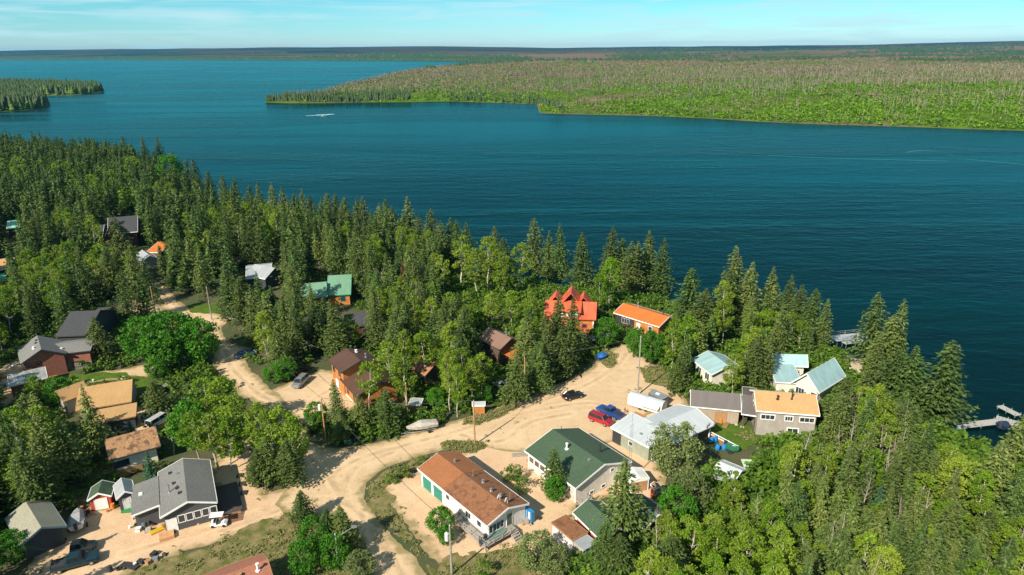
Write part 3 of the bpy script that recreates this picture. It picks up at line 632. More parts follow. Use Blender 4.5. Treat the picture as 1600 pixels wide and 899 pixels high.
# H6/H7 pale blue roofs
h = House('cottage', survey((1080.5, 561.4), (1111.6, 585.4), (1160, 575), 3.3), 3.3, 4.7, 'white cottage with a pale blue metal roof behind the taupe workshop, left of the birches', 'house', W_CREAM, ROOF_BLUE, over=.6)
DBG[-1] += ('H6',)
h.win('F', -1.5, 1, 1.4, 1.4, bars=1); h.win('F', 1.5, 1, 1.4, 1.4, bars=1)
h = House('lake_house', survey((1280, 614), (1322, 588), (1248, 591), 3.4, 6.4), 3.4, 6.4, 'lakeside house with three overlapping pale blue metal roofs', 'house', W_CREAM, ROOF_BLUE, over=.7)
h.win('A', -1.2, 1.2, 1.6, 1.4, bars=2); h.win('A', 1.6, 1.2, 1.2, 1.4)
ha = House('x', survey((1196, 571), (1263, 573), (1252, 554), 3.6, 5.6), 3.6, 5.6, '', '', W_CREAM, ROOF_BLUE, parent=h, over=.6, roofname='rear_roof')
hb = House('x', survey((1212, 597), (1254, 599), (1262, 576), 3.2), 3.2, 4.0, '', '', W_CREAM, ROOF_BLUE, parent=h, over=.3, roofname='link_roof', style='shed')

# H8 red-roofed log lodge
h = House('log_lodge', survey((849.6, 496), (931, 499.8), (932.8, 472.3), 4.0, 6.9), 4.0, 6.9, 'orange log lodge with bright red metal roof and three pointed gables', 'lodge', W_LOG, ROOF_RED, trim=plain((.55, .07, .035), .5, key='red_trim'), over=.5)
L = h.L
for x, hh, hw in ((-L/2+2.4, 8.0, 1.9), (0.0, 9.4, 3.0), (L/2-3.2, 8.0, 1.9)):
    m = MB(); y0, y1 = -1.2 if hw > 2 else 0.2, h.W/2+.6
    m.add([(x-hw, y0, hh-hw*1.25), (x, y0, hh), (x+hw, y0, hh-hw*1.25), (x-hw, y1, hh-hw*1.25), (x, y1, hh), (x+hw, y1, hh-hw*1.25), (x-hw, y0, hh-hw*1.25-.2), (x, y0, hh-.2), (x+hw, y0, hh-hw*1.25-.2), (x-hw, y1, hh-hw*1.25-.2), (x, y1, hh-.2), (x+hw, y1, hh-hw*1.25-.2)],
          [(0, 1, 4, 3), (1, 2, 5, 4), (6, 9, 10, 7), (7, 10, 11, 8), (0, 3, 9, 6), (2, 8, 11, 5), (0, 6, 7, 1), (1, 7, 8, 2), (3, 4, 10, 9), (4, 5, 11, 10)])
    g_ = h.part('gable_roof', m, ROOF_RED)
    m2 = MB().prism([(x-hw+.25, 3), (x+hw-.25, 3), (x+hw-.25, hh-hw*1.25+.05), (x, hh-.3), (x-hw+.25, hh-hw*1.25+.05)], h.W/2-.6, h.W/2+.1, 'y'); m2.build('gable_wall', W_LOG, g_)
m = MB().box(-2.6, 2.3, -h.W/2+.2, -.6, 3.6, 5.7); h.part('dormer_wall', m, W_LOG)
h.part('dormer_roof', MB().prism([(-h.W/2-.2, 5.55), (-.2, 6.95), (-.2, 7.08), (-h.W/2-.2, 5.7)], -3.0, 2.7), ROOF_RED)
m = MB()
for x in (-1.8, -.2, 1.3): m.box(x-.55, x+.55, -h.W/2+.13, -h.W/2+.197, 4.3, 5.3)
h.part('dormer_window', m, WHITE)
for u in (-2, 0): h.win('F', u, 1.2, 1.3, 1.1, fr=.15)
h.win('F', h.hx-2.2, 1.6, 1.1, .9, fr=.2); h.part('corner_board', MB().box(h.hx-.25, h.hx+.05, -h.hy-.06, -h.hy-.003, 0, 3.6), CREAMW); h.vent(-2.9, .8, 1.6, .14, STEEL)
# H9 orange low cabin
h = House('long_cabin', survey((958.5, 488.5), (1030, 511), (972, 473), 3.1, 4.5), 3.1, 4.5, 'low timber cabin with an orange shingle roof by the lakeshore spruces', 'cabin', W_LOG, ROOF_ORANGE)
h.door('F', .6); h.win('F', -3.2, 1.1, 2.2, 1.2, bars=2, gm=glass(), fr=.05); h.win('F', 4, 1.2, 1, 1); h.vent(-2.5, .3, 1.2, .12); h.vent(4.6, .6, .9, .12, DARK)
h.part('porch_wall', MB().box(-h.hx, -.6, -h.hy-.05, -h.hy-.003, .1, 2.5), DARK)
# H10 brown-roofed cabin
h = House('gabled_cabin', survey((746, 529), (781, 547), (803, 530.3), 4.6, 6.4), 4.6, 6.4, 'dark timber cabin with a plain brown metal roof behind the road spruces', 'cabin', W_DKWOOD, metal_roof((0.23, 0.135, 0.10), .5), trim=DKT, over=.5)
h.part('lean_to_roof', MB().prism([(-h.hy+1, 3.0), (h.hy-.4, 3.2), (h.hy-.4, 3.1), (-h.hy+1, 2.9)], h.hx, h.hx+2.8), ROOF_ORANGE); h.win('F', 0, 2.4, 1, 1, bars=1); h.vent(1.5, .5, 1.5, .14, STEEL)
# H11 chocolate-roofed orange house
h = House('timber_house', survey((512.2, 562), (533.2, 582.5), (597.5, 569), 5.4), 5.4, 6.9, 'orange timber house with chocolate brown roofs on two levels', 'house', W_LOG, ROOF_CHOC, trim=DKT, over=.5)
h.win('F', -1.9, 3.4, .9, 1.4, fr=.16); h.win('F', 1.2, 3.6, .9, 1.1, fr=.16); h.door('F', -.6, 1.6, 2.1); h.vent(1.5, 2.0, .8, .14); h.vent(-1.5, 1.2, .4, .18, WHITE)
h.part('balcony', MB().box(h.hx-.003, h.hx+1.2, 1.5, 3.9, 3.2, 3.4).box(h.hx+1.1, h.hx+1.2, 1.5, 3.9, 3.4, 4.2), WOOD)
hb = House('x', survey((531, 592), (556.5, 620), (628, 604), 3.2), 3.2, 5.0, '', '', W_LOG, ROOF_CHOC, trim=DKT, parent=h, over=.5, roofname='lower_roof')
hb.win('F', -1.5, 1.2, .9, 1.1, fr=.14); hb.win('F', 1.8, 1.2, .7, 1.1, fr=.14); hb.part('sill_board', MB().box(-hb.hx, hb.hx, -hb.hy-.07, -hb.hy-.003, .1, .4), CREAMW)
# H12 cottage behind birches
h = House('cottage', survey((636, 574), (664, 588), (680, 566), 3.0, 4.9), 3.0, 4.9, 'small cottage with a faded copper brown roof half hidden behind birches', 'cabin', W_DKWOOD, shingle((0.33, 0.15, 0.08), .3), trim=DKT); h.win('F', 0, 1, 1.2, 1)
# H15 charcoal house
sv = survey((327.6, 717.6), (339.1, 783.5), (250.1, 804), 3.3)
a_ = P(339.1, 783.5, 3.3); b_ = P(327.6, 717.6, 3.3); d_ = (b_-a_); LL = d_.length; d_.normalize(); nn = Vector((-d_.y, d_.x, 0)); c0 = P(250.1, 804, 2.9); WW = (c0-a_).dot(nn)
cc = (a_+b_)/2+nn*WW/2
h = House('charcoal_house', (cc.x, cc.y, math.atan2(d_.y, d_.x), LL, abs(WW)), 3.2, 4.6, 'charcoal house with grey shingle roof and a row of five white framed windows', 'house', W_CHAR, ROOF_GREY)
for k in range(5): h.win('A', -1.15+k*1.06, 1.25, .78, 1.1, fr=.1)
h.door('A', -2.5, 1.3, 2.1); h.part('entry_porch', MB().box(-h.hx-1.6, -h.hx-.05, 2.4, 4.3, .05, .5), plain((.5, .26, .12), .8, key='orange_planks'))
h.vent(-1.3, 2.3, 1.3, .12); h.boxvent(2.5, 1.0, STEEL)
for x, y in ((3.8, 2.0), (.4, 1.6), (-1.4, 1.2), (-3.0, .9)): h.boxvent(x, y)
yw = h.W/2
e_ = MB().prism([(yw-.05, 3.33), (yw+3.7, 2.75), (yw+3.7, 2.60), (yw-.05, 3.16)], -h.L/2+3.0, h.L/2-1.2); h.part('extension_roof', e_, ROOF_GREY)
h.part('extension_wall', MB().prism([(yw-.45, 0), (yw+3.3, 0), (yw+3.3, 2.62), (yw-.45, 3.12)], -h.L/2+3.4, h.L/2-1.6), W_CHAR); h.part('extension_trim', MB().prism([(yw-.05, 3.36), (yw+3.7, 2.78), (yw+3.7, 2.55), (yw-.05, 3.12)], -h.L/2+2.92, -h.L/2+2.997), WHITE)
h.vent(0, 0, .01, .01)
h.part('skylight', MB().box(1.2, 1.9, yw+2.2, yw+2.7, 2.85, 3.1), WHITE)
FOOT.append((cc.x+nn.x*(abs(WW)/2+2), cc.y+nn.y*(abs(WW)/2+2), 1, 0, 3.5, 3.5))
# deck on its right side, a pergola's shadow painted into its dark boards
m = MB(); 
for i in range(26): m.box(-h.hx+i*.3, -h.hx+i*.3+.27, -h.hy-3.6, -h.hy-.03, .5, .56)
m.box(-h.hx, -h.hx+7.8, -h.hy-3.65, -h.hy-3.6, .1, .5); h.part('deck', m, plain((.07, .055, .05), .8, key='shadow_toned_wood'))
m = MB()
for i in range(6): m.box(-h.hx-1.9+i*.32, -h.hx-1.9+i*.32+.24, -h.hy-3.3, -h.hy-.3, .08*i+.02, .08*i+.1)
h.part('steps', m, plain((.28, .13, .07), .8, key='red_brown_planks'))
# side entry bay with its own little gable
a_ = P(181.5, 780, 2.6); b_ = P(211.5, 770.5, 2.6); far = P(186, 757, 2.6); d_ = b_-a_; LLx = (far-a_).length
d_.normalize(); 
yawg = math.atan2(-(b_-a_).x, (b_-a_).y)
hs = House('x', ((a_.x+b_.x)/2+math.cos(math.atan2((b_-a_).y, (b_-a_).x)+math.pi/2)*2.0, (a_.y+b_.y)/2+math.sin(math.atan2((b_-a_).y, (b_-a_).x)+math.pi/2)*2.0, math.atan2((b_-a_).y, (b_-a_).x)+math.pi/2, 4.0, (b_-a_).length), 2.6, 3.5, '', '', W_CHAR, ROOF_LGREY, parent=h, over=.25, roofname='entry_roof')
hs.door('A', 0, 1.0, 2.0); hs.win('A', 0, 1.3, .45, .5, gm=glass(), name='window')
# H16 red shed
a_ = P(136, 782, 2.2); b_ = P(174, 774.5, 2.2)
def gable_facing(name, a, b, depth, he, hr, **k):
    "a gable end a-b faces the drone; ridge runs back"
    d = b-a; ang = math.atan2(d.y, d.x)+math.pi/2; m_ = (a+b)/2
    return House(name, (m_.x+math.cos(ang)*depth/2, m_.y+math.sin(ang)*depth/2, ang, depth, d.length), he, hr, **k)
h = gable_facing('garden_shed', a_, b_, 3.4, 2.2, 3.1, label='small red shed with green roof and white double doors', cat='shed', wall=W_RED, roofm=ROOF_GREEN, over=.25)
h.door('A', 0, 1.6, 1.8, WHITE, 'double_door'); 
# H17 open garage at the corner
h = gable_facing('open_garage', P(31, 853, 2.9), P(104, 822, 2.9), 8.2, 2.9, 4.3, label='dark grey garage with a weathered olive grey roof at the left edge', cat='garage', wall=W_DARK, roofm=shingle((0.27, 0.26, 0.20), .3), trim=W_BLUE, over=.5)
h.part('garage_shade_panel', MB().box(-h.hx-.05, -h.hx-.003, -h.hy+.6, h.hy-3.2, .05, 2.3), DARK)  # flat dark panel painted for the shade within the open front
# H18 tan roofed house and carport
h = House('tan_roofed_house', survey((118, 642), (205, 627.5), (196, 594.6), 3.0, 5.2), 3.0, 5.2, 'low house with a bright tan hipped shingle roof beside the green lawn strip', 'house', W_GREY, ROOF_TAN, trim=WOOD, over=.5)
hb = House('x', survey((100, 628), (142, 612), (124, 597), 2.9, 4.6), 2.9, 4.6, '', '', W_GREY, ROOF_TAN, trim=WOOD, parent=h, roofname='wing_roof'); h.win('F', 2.5, 1, 1.8, 1.1, bars=1); h.vent(-3.6, 1.0, 2.5, .05, cap=False, name='mast')
h = House('carport', survey((138, 664), (212, 650), (210, 634.5), 2.7), 2.7, 3.3, 'open carport with a tan shingle roof below the tan roofed house', 'carport', W_DARK, ROOF_TAN, trim=WOOD, style='shed', over=.3)
# H19 cream cottage, brown patched roof
h = House('cream_cottage', survey((170, 720), (251, 697), (249, 664), 3.1, 5.2), 3.1, 5.2, 'cream cottage with a mottled brown shingle roof left of the bare birch', 'house', CREAMW, ROOF_OLD, trim=DKT, over=.7)
h.win('F', -2.2, 1, 2.2, 1.1, bars=1); h.part('porch', MB().box(-h.hx, h.hx*.2, -h.hy-1.8, -h.hy-.02, .3, .5).box(-h.hx, h.hx*.2, -h.hy-1.8, -h.hy-1.7, .5, 1.4), WOOD)
# H20 brick house
h = gable_facing('brick_house', P(31.4, 569.4, 4.4), P(104, 553, 4.4), 9.5, 4.4, 6.6, label='brick house with grey shingle roof and a long side wing', cat='house', wall=W_BRICK, roofm=ROOF_GREY, trim=DARK, over=.5)
h.win('A', -1.0, 3.0, .5, .8, fr=.12); h.win('A', -3.0, 3.1, .5, .8, fr=.12); h.win('A', -2, .5, 1.2, 1.1) ; h.boxvent(2, .4); h.boxvent(0.6, .6); h.vent(-1.5, 1.2, .3, .16, WHITE)
hb = House('x', survey((70, 556), (141.5, 548), (136, 532), 4.2, 5.2), 4.2, 5.2, '', '', W_BRICK, ROOF_GREY, trim=DARK, parent=h, roofname='wing_roof', over=.4); hb.vent(-1.5, -2.4, .3, .16, WHITE)
hb.part('stone_base', MB().box(-hb.hx+1.0, hb.hx+.04, -hb.hy-.05, -hb.hy-.003, .02, 1.6), plain((.17, .15, .13), .9, 0, .4, 3, key='stone')); hb.win('F', 1.4, .7, 2.0, 1.1, fr=.16)
# H21 low sheet-roofed shed
h = House('sheet_roofed_shed', survey((14, 604), (74, 590), (74, 576), 2.5), 2.5, 3.0, 'low brick shed with a patchy pale sheet roof below the brick house', 'shed', W_BRICK, metal_roof((.36, .38, .38), .5, 1/.8, .35), style='shed', over=.2)
# H22 dark house in shade
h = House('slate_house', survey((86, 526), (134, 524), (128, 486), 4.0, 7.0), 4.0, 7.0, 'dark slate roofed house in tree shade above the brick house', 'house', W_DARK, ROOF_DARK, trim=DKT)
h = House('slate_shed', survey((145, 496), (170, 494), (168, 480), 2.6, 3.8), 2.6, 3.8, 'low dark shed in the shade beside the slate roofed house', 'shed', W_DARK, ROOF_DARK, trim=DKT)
# H23 green-roofed lodge in forest
h = House('green_roofed_lodge', survey((510, 462), (548, 460), (543, 429), 3.0, 6.6), 3.0, 6.6, 'steep green metal roofed lodge with orange timber walls in the forest', 'lodge', W_LOG, ROOF_LGREEN, trim=plain((.02, .25, .14), .5, key='green_trim'))
hb = House('x', survey((470, 468), (512, 464), (500, 441), 3.0, 6.0), 3.0, 6.0, '', '', W_LOG, ROOF_LGREEN, trim=plain((.02, .25, .14), .5, key='green_trim'), parent=h, roofname='wing_roof'); h.win('F', 1, 1, 1.2, 1.3)
# H24
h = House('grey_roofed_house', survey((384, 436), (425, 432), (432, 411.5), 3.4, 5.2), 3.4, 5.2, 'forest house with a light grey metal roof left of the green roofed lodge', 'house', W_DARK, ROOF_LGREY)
hb = gable_facing('x', P(414, 436, 3.4), P(447, 424, 3.4), 8, 3.4, 5.6, label='', cat='', wall=W_DARK, roofm=ROOF_LGREY, parent=h, roofname='wing_roof')
# H25 mansion
h = House('gabled_house', survey((168, 366), (215, 362), (212, 337), 5.5, 10.0), 5.5, 10.0, 'large maroon house with charcoal roof and white edged gables in the far forest', 'house', W_MAROON, ROOF_DARK, trim=WHITE, over=.6)
hb = gable_facing('x', P(164, 369, 5.2), P(184, 367, 5.2), 9, 5.2, 9.0, label='', cat='', wall=W_MAROON, roofm=ROOF_DARK, parent=h, roofname='front_gable_roof'); hb = gable_facing('x', P(182, 370, 5.2), P(192, 369, 5.2), 6, 5.2, 8.0, label='', cat='', wall=W_MAROON, roofm=ROOF_DARK, parent=h, roofname='dormer_roof')
hb = House('x', survey((140, 372), (160, 370), (157, 352), 4, 6), 4, 6, '', '', W_MAROON, ROOF_DARK, parent=h, roofname='side_roof')
h = gable_facing('beige_garage', P(222, 409, 2.9), P(248.5, 404, 2.9), 8, 2.9, 4.6, label='beige garage with a pale grey metal roof beside the upper road', cat='garage', wall=siding((.42, .38, .34)), roofm=ROOF_LGREY)
h = House('copper_cabin', survey((228, 394), (250, 395), (247, 378), 2.9, 4.6), 2.9, 4.6, 'little cabin with a copper orange roof behind the beige garage', 'cabin', W_DKWOOD, ROOF_ORANGE)
h = House('mint_cabin', survey((10, 358), (38, 355), (34, 343), 3.4, 5), 3.4, 5, 'cabin with a pale mint metal roof at the far left of the forest', 'cabin', W_MAROON, metal_roof((.25, .55, .42), .4))
h = House('ochre_cabin', survey((-12, 424), (26, 418), (20, 402), 3.2, 5), 3.2, 5, 'cabin with an ochre roof cut by the left edge of the view', 'cabin', W_DKWOOD, ROOF_OCHRE)
h = House('jade_shed', survey((-14, 442), (10, 438), (6, 427), 2.8, 4), 2.8, 4, 'shed with a jade green roof just below the ochre cabin', 'shed', W_DKWOOD, metal_roof((.03, .38, .22), .4))
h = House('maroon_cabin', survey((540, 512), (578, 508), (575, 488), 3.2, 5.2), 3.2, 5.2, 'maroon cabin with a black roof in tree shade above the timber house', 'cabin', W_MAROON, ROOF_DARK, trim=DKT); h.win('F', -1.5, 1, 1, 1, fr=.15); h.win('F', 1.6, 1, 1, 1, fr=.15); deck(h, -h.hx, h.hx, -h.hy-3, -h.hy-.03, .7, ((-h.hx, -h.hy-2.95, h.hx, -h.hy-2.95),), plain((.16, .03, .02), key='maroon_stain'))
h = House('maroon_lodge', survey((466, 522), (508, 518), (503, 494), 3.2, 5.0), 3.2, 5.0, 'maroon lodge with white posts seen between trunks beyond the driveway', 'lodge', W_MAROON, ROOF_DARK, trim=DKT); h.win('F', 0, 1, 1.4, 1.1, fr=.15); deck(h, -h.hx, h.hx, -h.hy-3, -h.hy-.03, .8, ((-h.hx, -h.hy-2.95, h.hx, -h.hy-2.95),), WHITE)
# H33 green roofed garages
h = House('red_garage', survey((894.8, 801), (942, 848), (918, 780), 3.0, 4.3), 3.0, 4.3, 'red garage with dark green shingle roof behind the white box shed', 'garage', W_RED, ROOF_GREEN, over=.35)
h.part('corner_board', MB().box(-h.hx-.05, -h.hx+.25, -h.hy-.07, -h.hy-.003, 0, 2.6), WHITE)
h = House('rear_garage', survey((962, 793), (1007.7, 826.5), (1051, 804.8), 3.0), 3.0, 4.2, 'garage with green roof and white rake board shaded by the tall spruce', 'garage', W_DKWOOD, ROOF_GREEN, over=.35)
h = House('flat_roofed_shed', survey((861.6, 816.4), (894.8, 844.3), (924, 836.5), 2.7), 2.7, 2.75, 'whitewashed box shed with a flat rust brown roof beside the red garage', 'shed', siding((.62, .58, .56), 1/.5, .2), ROOF_BROWN2, trim=WOOD, style='shed', over=.1)
h.part('lean_to_roof', MB().prism([(-h.hy, 2.5), (h.hy, 2.5), (h.hy, 2.42), (-h.hy, 2.42)], h.hx+.02, h.hx+2.3), ROOF_LGREY); h.part('lean_to_wall', MB().box(h.hx+.02, h.hx+2.0, -h.hy+.2, h.hy-.3, 0, 2.4), siding((.42, .36, .33)))
h.part('lean_to_door', MB().box(h.hx+2.003, h.hx+2.06, -h.hy+.4, -h.hy+1.2, .05, 2.0), plain((.03, .3, .36), key='teal_door'))
# small outbuildings
h = gable_facing('white_shed', P(985, 752, 2.3), P(1014.7, 747, 2.3), 2.8, 2.3, 2.7, label='white box shed with an open front in the yard between green roofs', cat='shed', wall=WHITE, roofm=metal_roof((.72, .72, .70), .5), over=.05)
h.part('opening', MB().box(-h.hx-.04, -h.hx-.003, -h.hy+.2, h.hy-.2, .1, 1.9), plain((.34, .2, .1), key='plywood'))
h = gable_facing('outhouse', P(1023, 765, 2.3), P(1034, 763, 2.3), 1.4, 2.3, 2.6, label='tiny red outhouse with a white door left of the large willow', cat='outhouse', wall=W_RED, roofm=ROOF_OLD, over=.06); h.door('A', 0, .7, 1.8)
h = House('tool_shed', survey((1115, 733), (1150.8, 748), (1172, 735.5), 2.3), 2.3, 2.9, 'small red shed with a white metal roof in the green yard', 'shed', W_RED, ROOF_WHITE, over=.2)
h.part('lean_to_roof', MB().prism([(-h.W/2-1.8, 2.0), (-h.W/2-.08, 2.25), (-h.W/2-.08, 2.18), (-h.W/2-1.8, 1.92)], -h.L/2, h.L/2), ROOF_LGREY)
h = House('boat_shed', survey((638, 632), (657, 633), (658, 624), 2.4), 2.4, 2.6, 'small plank shed with flat pale grey roof behind the covered boat', 'shed', W_LOG, ROOF_LGREY, style='shed', over=.15)
h = House('mail_shelter', survey((738, 634), (758, 633.5), (757, 627), 2.1, 2.8), 2.1, 2.8, 'little roadside mailbox hut with a grey roof beside the wooden pole', 'hut', W_LOG, ROOF_LGREY, over=.12); h.part('end_panel', MB().box(-h.hx-.05, -h.hx-.003, -h.hy, h.hy, .3, 1.95), WHITE)
# bottom edge house
a_ = P(315, 899, 3.0); b_ = P(410, 864.4, 3.0); d_ = b_-a_; L_ = d_.length; d_.normalize(); nn = Vector((d_.y, -d_.x, 0)); rp = P(427, 870.5, 4.6); W_ = 2*(rp-b_).dot(nn); ext = 4; a2 = a_-d_*ext
c_ = (a2+b_)/2+nn*W_/2
h = House('russet_house', (c_.x, c_.y, math.atan2(d_.y, d_.x), L_+ext, W_), 3.0, 4.6, 'house with a russet shingle roof cut by the bottom edge', 'house', W_CREAM, shingle((0.33, 0.13, 0.08), .3), trim=WOOD, over=.5)
h.vent(h.hx-.9, -.9, .9, .14, WHITE); h.vent(h.hx-3.0, -.8, .25, .16, WOOD)
# ---------------------------------------------------------------- trees
F_SPR = foliage('spruce_needles', (0.012, 0.040, 0.009), (0.145, 0.245, 0.05), .12, .5, (0.26, 0.29, 0.07))
F_SPR_S = foliage('spruce_needles_far', (0.012, 0.038, 0.009), (0.14, 0.22, 0.045), .1, randobj=False)
F_ASP = foliage('aspen_leaves', (0.07, 0.17, 0.008), (0.26, 0.44, 0.022), .4, .6, (0.38, 0.43, 0.06))
F_ASP_S = foliage('aspen_leaves_far', (0.07, 0.16, 0.010), (0.26, 0.40, 0.03), .35, randobj=False)
F_MAP = foliage('maple_leaves', (0.03, 0.14, 0.008), (0.12, 0.36, 0.016), .3, .25, (0.09, 0.20, 0.02))
F_WIL = foliage('willow_leaves', (0.07, 0.12, 0.03), (0.30, 0.37, 0.12), .3, .25, (0.22, 0.24, 0.11))
F_BSH = foliage('bush_leaves', (0.045, 0.12, 0.010), (0.17, 0.30, 0.025), .3, .5, (0.17, 0.19, 0.04))
F_BSH_S = foliage('undergrowth_leaves', (0.03, 0.08, 0.008), (0.14, 0.25, 0.022), .25, randobj=False)
F_BLUE = foliage('young_spruce_needles', (0.03, 0.08, 0.04), (0.10, 0.22, 0.12), .15, .1, (0.11, 0.22, 0.12))
BARK = plain((0.085, 0.065, 0.05), .95, 0, .35, 8, key='spruce_bark'); 
BIRCH, n, b = newmat('pale_bark'); q_ = noise(n, 3, detail=4, stretch=(1, 1, 4)); n.links.new(mixrgb(n, rng(n, q_, .55, .68), (0.50, 0.46, 0.38), (0.10, 0.08, 0.06)), b.inputs['Base Color'])
DEADW = plain((0.36, 0.31, 0.26), .9, 0, .25, 6, key='bare_wood'); RUSTN = foliage('rusty_needles', (0.10, 0.045, 0.02), (0.22, 0.11, 0.05), .1, .1)

def leaf_quads(cen, size, aspect, rg, upbias=0.4, dirs=None):
    "free quads round each centre; returns V,F"
    n_ = len(cen); nrm = rg.normal(size=(n_, 3)); nrm[:, 2] += upbias*2; nrm /= np.linalg.norm(nrm, axis=1, keepdims=True)
    a = rg.normal(size=(n_, 3)) if dirs is None else dirs+rg.normal(size=(n_, 3))*.25
    a -= nrm*(a*nrm).sum(1, keepdims=True); a /= np.linalg.norm(a, axis=1, keepdims=True)+1e-9
    c = np.cross(nrm, a); s = np.asarray(size)[:, None] if np.ndim(size) else size
    a = a*s*.5; c = c*s*.5*aspect
    V = np.stack([cen-a*1.0, cen+c, cen+a*1.05, cen-c], 1).reshape(-1, 3)
    F = np.arange(n_*4).reshape(-1, 4); return V, F

def spruce_mesh(seed, H=15.0, R=2.1, tier=.40, nq=2, seg=4, qs=.62, bare=.12, gap=0.0, cone=.8):
    rg = np.random.default_rng(seed); cs = []; ds = []; sz = []
    z = H*bare; lean = rg.normal(size=2)*.012
    lob = rg.random(8)*2*math.pi
    while z < H*.995:
        t = (z-H*bare)/(H*(1-bare)); 
        Rz = R*((1-t)**cone)*(.55+.45*min(1, t*5+.25))*(.82+.36*rg.random())+.05
        nb = max(4, int(4+Rz*4.0)); a0 = rg.random()*6.28
        if rg.random() > gap:
            for k in range(nb):
                a = a0+k*2*math.pi/nb+rg.normal()*.25; r_ = Rz*(.72+.42*rg.random())*(1+.14*math.sin(2*a+lob[0])+.1*math.sin(3*a+lob[1]+z*.5)); m_ = max(1, int(round(seg*r_/R+.7)))
                d = np.array([math.cos(a), math.sin(a), -.32-.3*(1-t)+.35*max(0, t-.75)*4*.5])
                for j in range(m_):
                    f = (j+.55)/m_; pos = np.array([d[0]*r_*f, d[1]*r_*f, z+d[2]*r_*f+.20*r_*f*f+rg.normal()*.06])
                    for q in range(nq):
                        side = np.array([-d[1], d[0], 0])*(rg.random()-.5)*.9*(.25+.6*f)*min(1, r_)
                        cs.append(pos+side); dd = d+side*.9; ds.append(dd/np.linalg.norm(dd)); sz.append(qs*(.7+.6*rg.random())*(.55+.45*min(1, Rz)))
        z += tier*(.75+.5*rg.random())*(.6+.4*min(1, Rz/1.2))
    cs = np.array(cs); ds = np.array(ds); sz = np.array(sz)
    cs[:, 0] += lean[0]*cs[:, 2]; cs[:, 1] += lean[1]*cs[:, 2]
    V, F = leaf_quads(cs, sz, .42, rg, .75, ds); 
    V2 = np.array([(0, 0, H*.93), (.14, 0, H*.93), (0, .14, H*.93), (lean[0]*H, lean[1]*H, H*1.01)])
    return V, F
def trunk_mesh(H, r, seed, bend=.25, n=6, branches=0, R=1.5, z0=.35, up=.9):
    rg = np.random.default_rng(seed); pts = [(0, 0, -.3)]; x = y = 0
    for k in range(1, 7): x += rg.normal()*bend/3; y += rg.normal()*bend/3; pts.append((x, y, H*k/6))
    m = MB().tube(pts, [r*(1-.14*k) for k in range(7)], n)
    for k in range(branches):
        f = z0+(1-z0-.05)*rg.random(); i = min(5, int(f*6)); t = f*6-i; p = Vector(pts[i]).lerp(Vector(pts[i+1]), t); a = rg.random()*6.28; L_ = R*(.5+.5*rg.random())*(1.1-f*.6)
        q = p+Vector((math.cos(a)*L_*.5, math.sin(a)*L_*.5, up*L_*.35)); e = p+Vector((math.cos(a)*L_, math.sin(a)*L_, up*L_))
        m.tube([p, q, e], [r*.38*(1.1-f), r*.26*(1.1-f), .012], 4)
    return m, pts
def crown_mesh(seed, H, R, z0, ncl, nl, cr, ls, shape='ovoid', hollow=.45):
    rg = np.random.default_rng(seed); cen = []
    while len(cen) < ncl:
        t = rg.random(); a = rg.random()*6.28
        if shape == 'ovoid': rr = R*math.sin(math.pi*min(1, (t*.92+.08))**.8)**.6
        elif shape == 'column': rr = R*(.55+.45*math.sin(math.pi*t))*(1-.45*t)
        else: rr = R*math.sqrt(max(0, 1-(2*t-1)**2))**.8
        u = math.sqrt(hollow+(1-hollow)*rg.random())*rr; cen.append((math.cos(a)*u, math.sin(a)*u, z0+(H-z0)*t))
    cen = np.array(cen); L = []; S = []
    for c in cen:
        k = int(nl*(.5+rg.random())); s = cr*(.6+.8*rg.random()); p = rg.normal(size=(k, 3)); p /= np.linalg.norm(p, axis=1, keepdims=True)+1e-9
        p *= (rg.random((k, 1))**.45)*s; p[:, 2] *= .75; L.append(c+p); S.append(ls*(.6+.8*rg.random(k)))
    L = np.concatenate(L); S = np.concatenate(S); L[:, 2] = np.maximum(L[:, 2], .1)
    return leaf_quads(L, S, .8, rg, .35)

